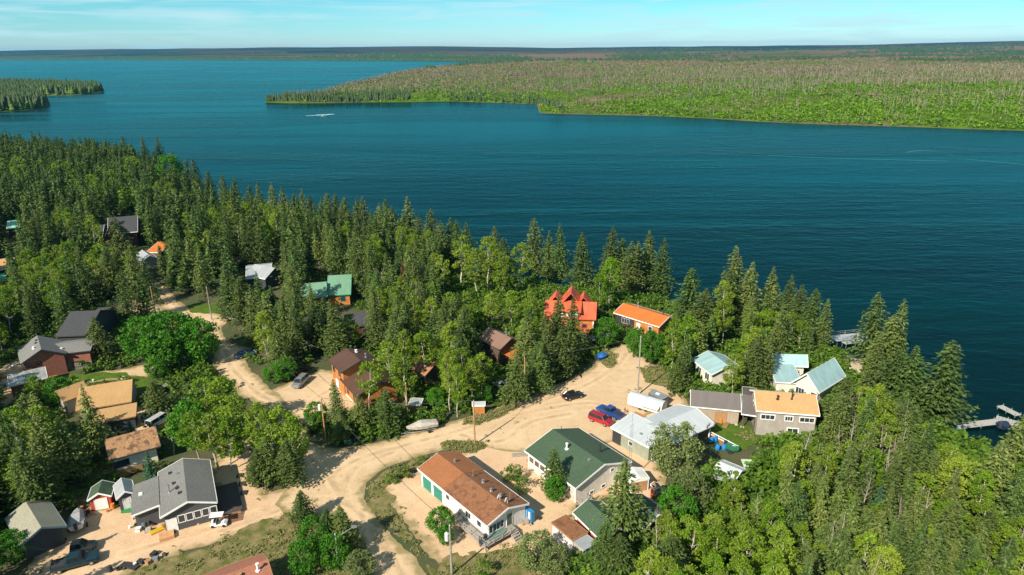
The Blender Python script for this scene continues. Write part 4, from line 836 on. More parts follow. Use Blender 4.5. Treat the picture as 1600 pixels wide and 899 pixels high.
TRUNKS = {}; CROWNS = {}
def proto(kind, i):
    k = (kind, i)
    if k in CROWNS: return TRUNKS.get(k), CROWNS[k]
    sd = hash(kind) % 1000 if False else {'spruce': 11, 'aspen': 201, 'maple': 401, 'bush': 601, 'willow': 801, 'young': 1001, 'dead': 1201, 'rust': 1401, 'thin': 1601}[kind]+i*7
    def mk(nm, VF, mat):
        o = np_mesh(nm, VF[0], VF[1], mat, link=False); me = o.data; bpy.data.objects.remove(o); return me
    def mt(m, nm, mat):
        o = m.build(nm, mat); me = o.data; bpy.data.objects.remove(o); return me
    rg = random.Random(sd)
    if kind == 'spruce': VF = spruce_mesh(sd, 15, 2.9+.4*rg.random(), bare=rg.uniform(.05, .2), cone=rg.uniform(.62, .9), nq=3, qs=.52); T = mt(trunk_mesh(14.6, .2, sd, .1)[0], 'trunk', BARK); H_ = 15; mat = F_SPR
    elif kind == 'thin': VF = spruce_mesh(sd, 15, 1.5, bare=.28, gap=.12, cone=.55, nq=2); T = mt(trunk_mesh(14.6, .18, sd, .15, branches=14, R=1.2, z0=.15, up=-.1)[0], 'trunk', plain((.22, .18, .14), .9, 0, .3, 7, key='grey_bark')); mat = F_SPR
    elif kind == 'young': VF = spruce_mesh(sd, 8, 1.5, tier=.3, qs=.45, bare=.03, cone=.85); T = mt(trunk_mesh(7.8, .12, sd, .05)[0], 'trunk', BARK); mat = F_BLUE
    elif kind == 'rust': VF = spruce_mesh(sd, 12, 1.4, bare=.1, gap=.2); T = mt(trunk_mesh(11.6, .16, sd, .1, branches=12)[0], 'trunk', BARK); mat = RUSTN
    elif kind == 'aspen': VF = crown_mesh(sd, 13, 2.0+.4*rg.random(), rg.uniform(4.0, 6.5), rg.choice((42, 55, 70)), 48, .72, .30, 'ovoid'); T = mt(trunk_mesh(12.3, .17, sd, .5, branches=20, R=2.2, z0=.35)[0], 'trunk', BIRCH); mat = F_ASP
    elif kind == 'maple': VF = crown_mesh(sd, 9, 3.9, 1.6, 95, 58, 1.0, .36, 'ball', .5); T = mt(trunk_mesh(7.5, .28, sd, .4, branches=16, R=3.2, z0=.2)[0], 'trunk', BARK); mat = F_MAP
    elif kind == 'willow': VF = crown_mesh(sd, 9, 3.8, .8, 100, 60, 1.0, .34, 'ball', .5); T = mt(trunk_mesh(7, .25, sd, .4, branches=14, R=3, z0=.15)[0], 'trunk', BARK); mat = F_WIL
    elif kind == 'bush': VF = crown_mesh(sd, 2.6, 1.5, .15, 20, 34, .6, .27, 'ball', .4); T = None; mat = F_BSH
    elif kind == 'dead': VF = None; T = mt(trunk_mesh(9, .13, sd, .5, branches=26, R=1.8, z0=.3)[0], 'bare_tree', DEADW); mat = None
    CROWNS[k] = mk('crown', VF, mat) if VF else None; TRUNKS[k] = T
    return T, CROWNS[k]
BASE_H = {'spruce': 15, 'aspen': 13, 'maple': 9, 'willow': 9, 'bush': 2.6, 'young': 8, 'dead': 9, 'rust': 12, 'thin': 15}
BASE_R = {'spruce': 1.95, 'aspen': 2.6, 'maple': 4.4, 'willow': 4.3, 'bush': 1.8, 'young': 1.5, 'dead': 1.6, 'rust': 1.4, 'thin': 1.5}
NV = {'spruce': 9, 'aspen': 10, 'maple': 4, 'willow': 3, 'bush': 6, 'young': 3, 'dead': 5, 'rust': 2, 'thin': 5}
NAME = {'spruce': 'spruce_tree', 'aspen': 'aspen_tree', 'maple': 'maple_tree', 'willow': 'willow_tree', 'bush': 'bush', 'young': 'young_spruce', 'dead': 'bare_tree', 'rust': 'dying_spruce', 'thin': 'sparse_spruce'}
CAT = {'spruce': 'spruce', 'aspen': 'aspen', 'maple': 'maple', 'willow': 'willow', 'bush': 'bush', 'young': 'young spruce', 'dead': 'dead tree', 'rust': 'dying spruce', 'thin': 'sparse spruce'}
PLANTED = []; COUNT = {}
TR = random.Random(5)
def plant(kind, x, y, h, r=None, label=None, group=None, z=None):
    i = TR.randrange(NV[kind]); T, Cm = proto(kind, i); sz = h/BASE_H[kind]; sx = (r/BASE_R[kind]) if r else sz*TR.uniform(.85, 1.15)
    z = float(land_z(np.array([x]), np.array([y]))[0]) if z is None and y > 100 else (z or 0.0)
    PLANTED.append((x, y, sx*BASE_R[kind])); COUNT[kind] = COUNT.get(kind, 0)+1
    if T is None or Cm is None:
        o = bpy.data.objects.new(NAME[kind], T or Cm); C.objects.link(o)
    else: o = empty(NAME[kind], (0, 0, 0))
    o.location = (x, y, z); o.rotation_euler = (TR.gauss(0, .025), TR.gauss(0, .025), TR.random()*6.28); o.scale = (sx, sx, sz)
    tag(o, label, CAT[kind], group)
    if T is not None and Cm is not None:
        for nm, me in (('trunk', T), ('crown', Cm)):
            c = bpy.data.objects.new(nm, me); C.objects.link(c); c.parent = o
    return o
def top(kind, u, v, h, r=None, label=None, group=None):
    if kind == 'spruce' and r and v < 600: r *= 1.32 if u > 800 else 1.12
    p = P(u, v, h); return plant(kind, p.x, p.y, h*(1.07 if kind == 'spruce' else 1), r, label, group)

# single trees one can point at: (kind, tip u, tip v, height, radius, label)
HERO = [
 ('spruce', 838, 333, 18, 2.6, 'tall skyline spruce behind the aspens, left of the red roofed lodge'), ('spruce', 876, 343, 18, 2.4, 'dark slim spruce on the shore straight above the red roofed lodge'),
 ('spruce', 858, 352, 15, 2.1, 'spruce squeezed between two taller ones above the red lodge'), ('spruce', 912, 360, 16, 2.7, 'shore spruce above the right end of the red roofed lodge'),
 ('spruce', 955, 347, 18, 2.8, 'tallest shore spruce behind the bright green birch beside the red lodge'), ('spruce', 970, 362, 15, 2.4, 'spruce leaning on the tall one beyond the bright green birch'),
 ('spruce', 990, 374, 15, 2.3, 'left of the four spruces behind the orange roofed cabin'), ('spruce', 1018, 345, 18, 2.6, 'tallest spruce behind the orange roofed cabin'), ('spruce', 1003, 366, 15, 2.4, 'shorter spruce left of the tallest behind the orange roofed cabin'),
 ('spruce', 1037, 367, 16, 2.4, 'spruce with a bare lower trunk above the orange roofed cabin'),
 ('spruce', 1080, 425, 15, 2.9, 'broad spruce right of the orange roofed cabin against the lake'), ('spruce', 1102, 455, 13, 2.9, 'bushy spruce in front of the broad one right of the orange cabin'),
 ('spruce', 1158, 383, 19, 3.2, 'big ragged spruce against the lake above the blue roofed cottage'), ('spruce', 1175, 410, 16, 2.4, 'spruce shaded behind the big ragged one by the lake'), ('spruce', 1143, 420, 14, 2.4, 'spruce on the left flank of the big ragged one'),
 ('spruce', 1210, 408, 15, 2.4, 'pointed spruce against the lake above the birch thicket'), ('spruce', 1238, 420, 14, 2.3, 'spruce second left of the silver dock'), ('spruce', 1249, 445, 13, 2.4, 'spruce just behind the blue roofed lake house'),
 ('spruce', 1273, 453, 13, 2.4, 'spruce right of the lake house roofs'), ('spruce', 1294, 470, 12, 1.3, 'slim spruce immediately left of the silver dock'),
 ('spruce', 1376, 460, 16, 2.2, 'tall spruce immediately right of the silver dock'), ('spruce', 1392, 495, 13, 2.5, 'spruce tucked right of the tall one near the silver dock'), ('thin', 1420, 463, 17, 2.0, 'leaning thin topped spruce against the dark lake'),
 ('spruce', 1405, 548, 13, 2.7, 'spruce under the leaning thin topped one'), ('spruce', 1428, 545, 14, 2.6, 'spruce left of the little sandy clearing'), ('spruce', 1488, 536, 16, 3.1, 'solitary broad spruce on the point left of the L shaped dock'),
 ('spruce', 1378, 525, 13, 1.8, 'spruce below the tall one beside the silver dock'), ('spruce', 1322, 590, 10, 2.0, 'bright spruce in front of the sandy beach gap'),
 ('spruce', 897, 470, 14, 2.0, 'spruce covering the right half of the red roofed lodge'), ('spruce', 872, 467, 14, 2.1, 'spruce covering the middle of the red roofed lodge'), ('spruce', 855, 492, 12, 1.9, 'dark spruce at the left corner of the red roofed lodge'),
 ('spruce', 822, 505, 12, 2.0, 'spruce just left of the lodge driveway pole'), ('spruce', 833, 540, 10, 1.7, 'small spruce close beside the pole on the yard edge'), ('spruce', 805, 560, 10, 1.8, 'spruce left of the yard edge pole'), ('spruce', 845, 552, 9, 1.6, 'low spruce at the corner of the sandy yard'),
 ('maple', 945, 500, 7, 3.0, 'olive bushy tree standing beside the parked boats'), ('maple', 1020, 520, 7.5, 2.6, 'dark rounded tree behind the right yard pole'), ('maple', 992, 520, 6, 2.2, 'small dark tree below the orange roofed cabin'),
 ('aspen', 955, 402, 14, 2.9, 'bright green birch between the red lodge and the orange cabin'), ('aspen', 938, 430, 11, 2.2, 'shorter bright birch beside the red lodge'),
 ('aspen', 1075, 495, 12, 2.6, 'pale birch right of the right yard pole'), ('aspen', 1055, 515, 10, 2.3, 'young birch behind the right yard pole'), ('spruce', 1090, 505, 10, 2.0, 'spruce left of the blue roofed cottage'), ('spruce', 1062, 555, 8, 1.7, 'spruce at the sandy yard corner beside the cottage'),
 ('aspen', 1128, 440, 14, 2.6, 'bright birch left of the big ragged spruce'), ('aspen', 1135, 470, 12, 2.5, 'bright birch just above the blue roofed cottage'), ('aspen', 1150, 555, 9, 2.4, 'silvery birch in front of the blue roofed cottage'),
 ('maple', 258, 492, 12, 6.0, 'big round vivid green maple beside the village road'), ('maple', 222, 500, 10.5, 5.0, 'left lobe maple of the vivid green pair by the road'), ('maple', 305, 500, 10.5, 4.6, 'vivid green maple on the road side of the big round one'), ('maple', 250, 520, 9, 4.5, 'low maple in front of the big round one'),
 ('aspen', 340, 592, 11.5, 3.2, 'bushy pale green aspen by the road bend'), ('aspen', 312, 590, 11.5, 2.8, 'feathery olive aspen beside the maples'), ('aspen', 358, 618, 11, 2.8, 'aspen right of the bushy one at the road bend'), ('maple', 290, 630, 9, 3.4, 'rounded green tree behind the charcoal house'),
 ('aspen', 402, 628, 11.5, 2.8, 'left aspen of the clump by the crossroads'), ('aspen', 432, 634, 12, 3.0, 'tallest aspen of the clump by the crossroads'), ('aspen', 416, 648, 11, 2.8, 'middle aspen of the clump by the crossroads'), ('spruce', 412, 688, 8, 2.2, 'dark small spruce in front of the crossroads aspens'), ('spruce', 446, 690, 8, 2.2, 'right spruce at the foot of the crossroads aspens'), ('aspen', 452, 656, 10.5, 2.4, 'low aspen on the road side of the crossroads clump'), ('spruce', 398, 705, 6.5, 1.9, 'smallest spruce at the foot of the crossroads aspens'),
 ('spruce', 468, 772, 5.2, 1.5, 'lone small spruce on the grass by the road fork'), ('spruce', 529, 793, 7.0, 2.0, 'pointed spruce at the roadside above the bottom edge'), ('spruce', 513, 800, 6.5, 1.8, 'spruce left of the pointed roadside one'), ('maple', 490, 812, 5.5, 2.3, 'bushy tree beside the russet house'), ('maple', 520, 840, 5, 2.3, 'leafy tree behind the white street light'), ('willow', 560, 868, 3.6, 2.2, 'yellowish shrub tree at the bottom of the road'), ('maple', 470, 850, 5, 2.2, 'tree at the corner of the russet house'),
 ('maple', 688, 797, 4.6, 2.1, 'dark bush with birch stems in front of the bungalow'), ('maple', 696, 825, 2.8, 1.3, 'small round bush beside the front utility pole'), ('bush', 804, 728, 2.8, 1.5, 'bush between the rust roofed bungalow and the green roofed house'), ('bush', 815, 745, 2.6, 1.5, 'lower bush in the gap between the two bungalows'), ('bush', 792, 732, 2.2, 1.2, 'small bush at the rear wall of the rust roofed bungalow'),
 ('spruce', 868, 705, 7.8, 1.7, 'slender spruce at the corner of the green roofed house'), ('maple', 866, 748, 4.2, 1.8, 'round dense tree at the foot of the slender spruce'),
 ('spruce', 984, 727, 13, 2.6, 'tall bright spruce in front of the green roofed garages'), ('spruce', 945, 815, 8.5, 1.9, 'spruce left of the tall bright one'), ('spruce', 968, 838, 7, 2.2, 'low spruce below the tall bright one'), ('spruce', 1050, 838, 7.5, 2.3, 'rounded spruce at the bottom right of the rear garage'), ('dead', 1030, 792, 9, 1.0, 'bare white stemmed tree in front of the rear garage'),
 ('willow', 842, 838, 5.0, 2.9, 'pale dense willow bush near the bottom edge below the box shed'), ('willow', 868, 860, 4.2, 2.2, 'willow bush right of the pale dense one'), ('bush', 757, 880, 2.0, 1.3, 'grey green shrub on the gravel near the bottom'),
 ('willow', 1060, 668, 8.5, 4.3, 'large silvery willow covering the corner of the white roof'), ('willow', 1078, 740, 7, 3.4, 'lower willow under the large silvery one'), ('maple', 1060, 770, 6, 3.0, 'green tree under the lower willow'),
 ('spruce', 130, 608, 13, 2.2, 'tall dark spruce rising beside the cream cottage'), ('aspen', 62, 636, 12, 2.8, 'light aspen left of the tall dark spruce'), ('aspen', 20, 640, 12, 3.0, 'light aspen at the left edge'), ('spruce', 92, 655, 11, 2.2, 'dark spruce between the aspens and the tall dark one'),
 ('young', 228, 705, 5.2, 1.6, 'small spruce in front of the cream cottage'), ('maple', 8, 838, 4.6, 2.6, 'bright leafy bush in the bottom left corner'), ('dead', 258, 642, 8.5, 1.3, 'bare white birch between the cream cottage and the charcoal house'), ('maple', 240, 560, 5, 2.3, 'olive tree right of the tan roofed house'), ('spruce', 240, 596, 7, 1.9, 'scruffy spruce right of the tan roofed house'), ('spruce', 145, 500, 10, 2.2, 'spruce at the end of the brick house wing'),
 ('maple', 85, 592, 6, 2.6, 'green tree in front of the sheet roofed shed'), ('aspen', 50, 590, 6.5, 2.2, 'aspen in front of the brick house'), ('young', 202, 655, 5, 1.7, 'spruce overhanging the carport roof'),
 ('spruce', 525, 597, 9, 1.4, 'narrow spruce in front of the timber house wall'), ('aspen', 570, 565, 11, 2.5, 'birch in front of the lower chocolate roof'), ('spruce', 562, 620, 7, 1.7, 'spruce under the birch by the timber house'), ('spruce', 603, 612, 8, 2.2, 'full spruce on the verge left of the covered boat'), ('spruce', 532, 650, 5, 1.8, 'short spruce on the verge left of the birch'), ('maple', 492, 632, 4, 2.3, 'low bush at the foot of the transformer pole'),
 ('aspen', 628, 543, 13, 2.8, 'tall birch with twin trunks near the plank shed'), ('aspen', 605, 535, 12, 2.8, 'leafy aspen above the full spruce'), ('aspen', 660, 520, 12, 2.8, 'aspen left of the pale multi stemmed birch'),
 ('aspen', 705, 505, 13, 3.4, 'green aspen above the pale multi stemmed birch'), ('aspen', 720, 545, 11, 2.8, 'pale multi stemmed birch beside the road bend'), ('aspen', 738, 560, 10, 2.3, 'birch just above the mailbox hut'), ('maple', 680, 608, 4, 2.0, 'round bush behind the covered boat'), ('maple', 755, 600, 4.5, 1.8, 'bush behind the mailbox hut'), ('aspen', 705, 570, 8, 2.3, 'small aspen left of the mailbox hut'),
 ('spruce', 519, 478, 13, 2.3, 'spruce in front of the steep green roof'), ('maple', 425, 572, 4, 2.3, 'bush at the driveway corner'), ('maple', 446, 560, 5, 2.2, 'leafy tree at the driveway corner'), ('spruce', 428, 520, 9, 2.1, 'spruce behind the driveway corner'),
 ('dead', 682, 690, 3.6, 1.2, 'little bare shrub at the corner of the bungalow'), ('bush', 658, 716, 1.6, 1.2, 'green bush at the garage corner of the bungalow'), ('bush', 630, 732, 1.6, 1.4, 'bush on the verge left of the garage corner'), ('bush', 612, 742, 1.5, 1.3, 'outermost bush of the verge before the garage doors'),
 ('willow', 645, 445, 12, 3.0, 'silver green tree deep in the forest') , ('aspen', 720, 370, 15, 4.0, 'broad pale aspen on the forest edge by the lake'), ('aspen', 745, 388, 14, 3.6, 'second broad pale aspen on the forest edge'), ('aspen', 815, 382, 14, 3.8, 'domed aspen left of the tall skyline spruce'), ('aspen', 785, 395, 13, 3.2, 'aspen between the two broad pale crowns'), ('aspen', 760, 372, 14.5, 3.2, 'aspen crown highest of the pale row by the lake'), ('aspen', 690, 400, 13, 3.0, 'aspen at the left end of the pale row'),
 ('maple', 262, 243, 16, 6.5, 'big rounded green tree among the far spruces'), ('aspen', 205, 245, 15, 5, 'broad far aspen left of the big rounded green tree'), ('rust', 632, 410, 12, 1.6, 'rust coloured dying spruce in the forest'),
 ('spruce', 484, 448, 12, 2.1, 'spruce covering the left half of the steep green roof'), ('spruce', 502, 470, 11, 2.0, 'spruce covering the wall of the green roofed lodge'), ('spruce', 528, 486, 10, 2.0, 'spruce in front of the right gable of the green roofed lodge'), ('aspen', 545, 495, 9, 2.2, 'light aspen just below the green roofed lodge'),
 ('spruce', 190, 215, 16, 2.8, 'first pointed skyline spruce along the left shore, counting from the left'),
 ('spruce', 222, 212, 17, 2.8, 'second pointed skyline spruce along the left shore, counting from the left'),
 ('spruce', 243, 207, 18, 2.8, 'third pointed skyline spruce along the left shore, counting from the left'),
 ('spruce', 268, 235, 15, 2.8, 'fourth pointed skyline spruce along the left shore, counting from the left'),
 ('spruce', 290, 246, 15, 2.8, 'fifth pointed skyline spruce along the left shore, counting from the left'),
 ('spruce', 301, 243, 16, 2.8, 'sixth pointed skyline spruce along the left shore, counting from the left'),
 ('spruce', 322, 262, 14, 2.8, 'seventh pointed skyline spruce along the left shore, counting from the left'),
 ('spruce', 345, 268, 15, 2.8, 'eighth pointed skyline spruce along the left shore, counting from the left'),
 ('spruce', 365, 272, 15, 2.8, 'ninth pointed skyline spruce along the left shore, counting from the left'),
 ('spruce', 388, 288, 14, 2.8, 'tenth pointed skyline spruce along the left shore, counting from the left'),
 ('spruce', 402, 282, 16, 2.8, 'eleventh pointed skyline spruce along the left shore, counting from the left'),
 ('spruce', 421, 279, 17, 2.8, 'twelfth pointed skyline spruce along the left shore, counting from the left'),
 ('spruce', 441, 284, 16, 2.8, 'thirteenth pointed skyline spruce along the left shore, counting from the left'),
 ('spruce', 458, 296, 14, 2.8, 'fourteenth pointed skyline spruce along the left shore, counting from the left'),
 ('spruce', 470, 289, 16, 2.8, 'fifteenth pointed skyline spruce along the left shore, counting from the left'),
 ('spruce', 484, 300, 14, 2.8, 'sixteenth pointed skyline spruce along the left shore, counting from the left'),
 ('spruce', 508, 297, 16, 2.8, 'seventeenth pointed skyline spruce along the left shore, counting from the left'),
 ('spruce', 521, 297, 16, 2.8, 'seventeenth pointed skyline spruce left of the lodge, counting from the right'),
 ('spruce', 536, 303, 15, 2.8, 'sixteenth pointed skyline spruce left of the lodge, counting from the right'),
 ('spruce', 553, 304, 15, 2.8, 'fifteenth pointed skyline spruce left of the lodge, counting from the right'),
 ('spruce', 567, 300, 16, 2.8, 'fourteenth pointed skyline spruce left of the lodge, counting from the right'),
 ('spruce', 588, 309, 14, 2.8, 'thirteenth pointed skyline spruce left of the lodge, counting from the right'),
 ('spruce', 600, 302, 16, 2.8, 'twelfth pointed skyline spruce left of the lodge, counting from the right'),
 ('spruce', 612, 318, 14, 2.8, 'eleventh pointed skyline spruce left of the lodge, counting from the right'),
 ('spruce', 628, 330, 13, 2.8, 'tenth pointed skyline spruce left of the lodge, counting from the right'),
 ('spruce', 640, 305, 18, 2.8, 'ninth pointed skyline spruce left of the lodge, counting from the right'),
 ('spruce', 654, 335, 13, 2.8, 'eighth pointed skyline spruce left of the lodge, counting from the right'),
 ('spruce', 670, 323, 16, 2.8, 'seventh pointed skyline spruce left of the lodge, counting from the right'),
 ('spruce', 690, 347, 14, 2.8, 'sixth pointed skyline spruce left of the lodge, counting from the right'),
 ('spruce', 702, 338, 15, 2.8, 'fifth pointed skyline spruce left of the lodge, counting from the right'),
 ('spruce', 714, 343, 15, 2.8, 'fourth pointed skyline spruce left of the lodge, counting from the right'),
 ('spruce', 731, 350, 15, 2.8, 'third pointed skyline spruce left of the lodge, counting from the right'),
 ('spruce', 773, 348, 15, 2.8, 'second pointed skyline spruce left of the lodge, counting from the right'),
 ('spruce', 788, 366, 12, 2.8, 'first pointed skyline spruce left of the lodge, counting from the right'),
 ('aspen', 300, 642, 10, 3.0, 'aspen between the maples and the charcoal house'), ('aspen', 328, 650, 10, 3.0, 'low aspen left of the crossroads clump'), ('aspen', 350, 655, 9.5, 3.0, 'wide aspen between the road bend and the yard'), ('aspen', 276, 640, 7, 2.4, 'aspen beside the bare white birch'),
 ('spruce', 178, 345, 19, 3.4, 'giant spruce standing before the beige garage'), ('spruce', 226, 405, 13, 2.2, 'spruce just left of the upper road pole'), ('spruce', 160, 385, 15, 2.6, 'spruce left of the giant one'), ('spruce', 200, 392, 14, 2.4, 'spruce right of the giant one'), ('spruce', 120, 400, 15, 2.6, 'spruce above the slate roofed house'), ('spruce', 350, 420, 14, 2.6, 'spruce right of the roadside lawn'), ('spruce', 372, 440, 13, 2.5, 'dense spruce right of the lawn pole'), ('spruce', 395, 450, 14, 2.5, 'spruce between lawn and forest houses'), ('spruce', 415, 462, 13, 2.5, 'spruce below the light grey roofed house'), ('spruce', 400, 430, 14, 2.3, 'spruce covering the light grey roof'), ('spruce', 445, 470, 12, 2.3, 'spruce left of the green roofed lodge'), ('aspen', 462, 480, 10, 2.4, 'fresh green aspen left of the green roofed lodge'),
 ('young', 1322, 722, 8, 1.6, 'bluish spruce in the thicket near the bottom right'), ('young', 1440, 782, 7.5, 1.6, 'bluish spruce near the bottom edge on the right'), ('young', 1383, 755, 8, 1.8, 'bright green spruce with layered boughs at the bottom right'),
 ('spruce', 1590, 650, 15, 2.8, 'tall spruce cut by the right edge'), ('spruce', 1570, 700, 13, 2.6, 'spruce beside the one cut by the right edge'), ('spruce', 1598, 740, 12, 2.5, 'dark spruce low on the right edge'),
 ('thin', 1278, 720, 10, 1.4, 'grey half dead spruce in the thicket'), ('dead', 1266, 655, 10, 1.5, 'pale bare trunk tree in front of the ochre roofed house'),
]
for k_, u, v, h_, r_, lb in HERO: top(k_, u, v, h_, r_, lb)

for x, y, h_ in ((-79, 68, 14), (-73, 65, 13), (-68, 66, 14), (-63, 63, 12), (-86, 78, 14), (-82, 84, 13)): plant('spruce', x, y, h_, 2.2, 'dark spruce rooted just outside the bottom left corner of the view', 'spruces at the bottom left corner')
# scattered trees -------------------------------------------------
VIS = [(692, 382, 850, 455), (942, 405, 972, 470), (185, 498, 338, 598), (1125, 450, 1150, 530),  # roofs, yards and vehicles that the photograph shows clear of leaves: (u0, v0, u1, v1)
 (640, 690, 990, 899), (890, 640, 1120, 800), (1078, 605, 1285, 690), (1085, 552, 1150, 600), (1215, 552, 1300, 605), (849, 460, 934, 510), (958, 470, 1040, 512), (745, 513, 805, 550), (512, 543, 600, 640), (655, 550, 682, 585),
 (490, 428, 550, 462), (384, 410, 446, 440), (165, 333, 218, 372), (222, 378, 250, 412), (8, 342, 36, 372), (0, 402, 18, 424), (22, 523, 145, 592), (100, 592, 215, 665), (166, 662, 250, 732), (175, 715, 400, 899), (0, 795, 170, 899), (130, 755, 180, 810),
 (345, 560, 395, 625), (395, 592, 520, 700), (246, 450, 290, 492), (290, 470, 345, 512), (322, 505, 356, 560), (345, 545, 385, 600), (372, 585, 440, 640), (1100, 655, 1210, 752), (1312, 515, 1354, 602), (1436, 594, 1468, 650), (1480, 628, 1600, 690), (880, 760, 1055, 800), (785, 598, 800, 620), (930, 530, 1000, 560), (14, 578, 78, 606), (135, 480, 175, 497), (636, 620, 690, 690), (540, 488, 578, 515)]
def blocked(x, y, h, r, lim=.25):
    bt = proj(x, y, 0); tp = proj(x, y, h); s = FOC/bt[2]*r*.8; u0, u1 = bt[0]-s, bt[0]+s; v0, v1 = tp[1], bt[1]
    for a, b_, c, d in VIS:
        if u1 > a and u0 < c and v1-(v1-v0)*.12 > b_ and v0 < d: return True
    return False
SKY_U = [-100, 0, 200, 330, 420, 560, 640, 740, 840, 900, 1000, 1050, 1100, 1160, 1240, 1300, 1330, 1400, 1450, 1480, 1530, 1600, 1700]
SKY_V = [205, 212, 228, 285, 303, 325, 335, 382, 408, 432, 438, 480, 490, 455, 475, 535, 590, 585, 640, 680, 700, 690, 690]
def over_line(x, y, h, j=0): p_ = proj(x, y, h); return p_[1] < float(np.interp(p_[0], SKY_U, SKY_V))-j
def in_foot(x, y, m=1.2):
    for cx, cy, c_, s_, hx, hy in FOOT:
        dx, dy = x-cx, y-cy
        if abs(dx*c_+dy*s_) < hx+m and abs(-dx*s_+dy*c_) < hy+m: return True
    return False
OPEN_A = OPEN+LAWNS[:3]+BEACH
def near_open(x, y, m=.8): return any(sdf(q, np.array([x]), np.array([y]))[0] > -m for q in OPEN_A)
GRID = {}
def _gk(x, y): return (int(x//4), int(y//4))
for x, y, r in PLANTED: GRID.setdefault(_gk(x, y), []).append((x, y, r))
def clash(x, y, r, f=.75):
    a, b_ = _gk(x, y)
    for i in range(a-2, a+3):
        for j in range(b_-2, b_+3):
            for X, Y, R2 in GRID.get((i, j), ()):
                if (X-x)**2+(Y-y)**2 < ((r+R2)*f)**2: return True
    return False
CAND = []
def scatter(poly, n_try, mix, label_of, group_of, f=.72, vis=True, hs=(1, 1), seed=0, shore=3.5):
    rg = random.Random(seed); a_ = np.array(poly); x0, y0 = a_.min(0); x1, y1 = a_.max(0)
    xs = np.array([rg.uniform(x0, x1) for _ in range(n_try)]); ys = np.array([rg.uniform(y0, y1) for _ in range(n_try)])
    ok = (sdf(poly, xs, ys) > 0) & (sdf(LAND, xs, ys) > shore)
    for x, y in zip(xs[ok], ys[ok]):
        nz_ = float(fnoise(np.array([x]), np.array([y]), 22)[0]); tot = sum(w_*(2.2 if (k_ == 'aspen') == (nz_ > .52) else .5) for k_, w_, *_ in mix); q = rg.random()*tot
        for k_, w_, h0, h1, r0 in mix:
            q -= w_*(2.2 if (k_ == 'aspen') == (nz_ > .52) else .5)
            if q <= 0: break
        h = rg.uniform(h0, h1)*hs[0]; r = r0*rg.uniform(.8, 1.2)
        bt = proj(x, y, 0); tp = proj(x, y, h)
        if bt[2] < 20 or bt[0] < -90 or bt[0] > 1690 or tp[1] > 905: continue
        jj = rg.uniform(-6, 14) if k_ == 'spruce' else -12
        if over_line(x, y, h, jj):
            h *= .78
            if over_line(x, y, h, jj): continue
        if clash(x, y, r, f) or in_foot(x, y) or near_open(x, y) or (vis and blocked(x, y, h, r)): continue
        GRID.setdefault(_gk(x, y), []).append((x, y, r)); CAND.append((k_, x, y, h, r, label_of, group_of, bt[2]))
    return
R_THICKET = PL([(1000, 830), (1085, 760), (1110, 745), (1180, 745), (1210, 700), (1290, 690), (1300, 640), (1330, 575), (1390, 585), (1440, 605), (1470, 655), (1500, 690), (1600, 745), (1750, 840), (1900, 1000), (1900, 1150), (900, 1150), (890, 900)])
R_EAST = PL([(1000, 560), (1050, 470), (1160, 508), (1240, 530), (1325, 556), (1345, 590), (1310, 620), (1290, 700), (1200, 700), (1100, 660), (1050, 600)])
R_MID = PL([(640, 392), (740, 428), (840, 440), (900, 452), (1050, 470), (1000, 540), (930, 560), (860, 605), (760, 640), (640, 680), (540, 700), (470, 670), (500, 600), (600, 480)])
R_WEST = PL([(-400, 250), (0, 236), (150, 240), (220, 256), (330, 325), (420, 355), (560, 378), (640, 392), (680, 470), (600, 560), (540, 540), (430, 600), (350, 520), (260, 450), (200, 420), (0, 470), (-400, 480)])
R_LEFT = PL([(-300, 440), (0, 440), (210, 420), (340, 560), (380, 620), (350, 680), (250, 730), (150, 780), (60, 820), (-100, 900), (-300, 900)])
R_FAR = PL([(-600, 208), (0, 231), (150, 239), (210, 250), (-400, 300)])
scatter(R_THICKET, 9000, [('aspen', .63, 6, 11, 2.0), ('spruce', .27, 7, 13.5, 1.8), ('thin', .04, 9, 12, 1.4), ('dead', .06, 7, 10, 1.2)], 'one of the crowded {} of the thicket between the village and the docks', 'thicket {} by the docks', .66, seed=1, shore=5)
scatter(R_EAST, 3500, [('aspen', .45, 8, 12, 2.1), ('spruce', .5, 10, 14, 2.1), ('thin', .05, 10, 13, 1.5)], '{} in the belt between the blue roofed cottages and the lake', '{} around the blue roofed cottages', .6, seed=2)
scatter(R_MID, 7000, [('spruce', .78, 11, 16, 2.4), ('aspen', .20, 9, 13, 2.3), ('thin', .05, 12, 15, 1.5)], '{} in the wood between the village road and the red lodge', 'wood {} above the village road', .72, seed=3)
scatter(R_LEFT, 6000, [('spruce', .66, 10, 15, 2.3), ('aspen', .29, 8, 12, 2.2), ('thin', .05, 11, 14, 1.5)], '{} growing among the houses left of the village road', '{} left of the village road', .72, seed=4)
scatter(R_WEST, 16000, [('spruce', .88, 9, 19, 2.6), ('aspen', .07, 11, 15, 2.6), ('thin', .05, 12, 17, 1.6)], '{} of the dense forest stretching along the left shore', '{} of the left shore forest', .74, vis=True, seed=5)
scatter(R_FAR, 5000, [('aspen', .55, 12, 16, 3.0), ('spruce', .45, 12, 17, 2.2)], '{} of the far forest tip by the islands', 'far {} by the islands', .7, vis=False, seed=6)
CAND.sort(key=lambda c: c[7]/c[3])
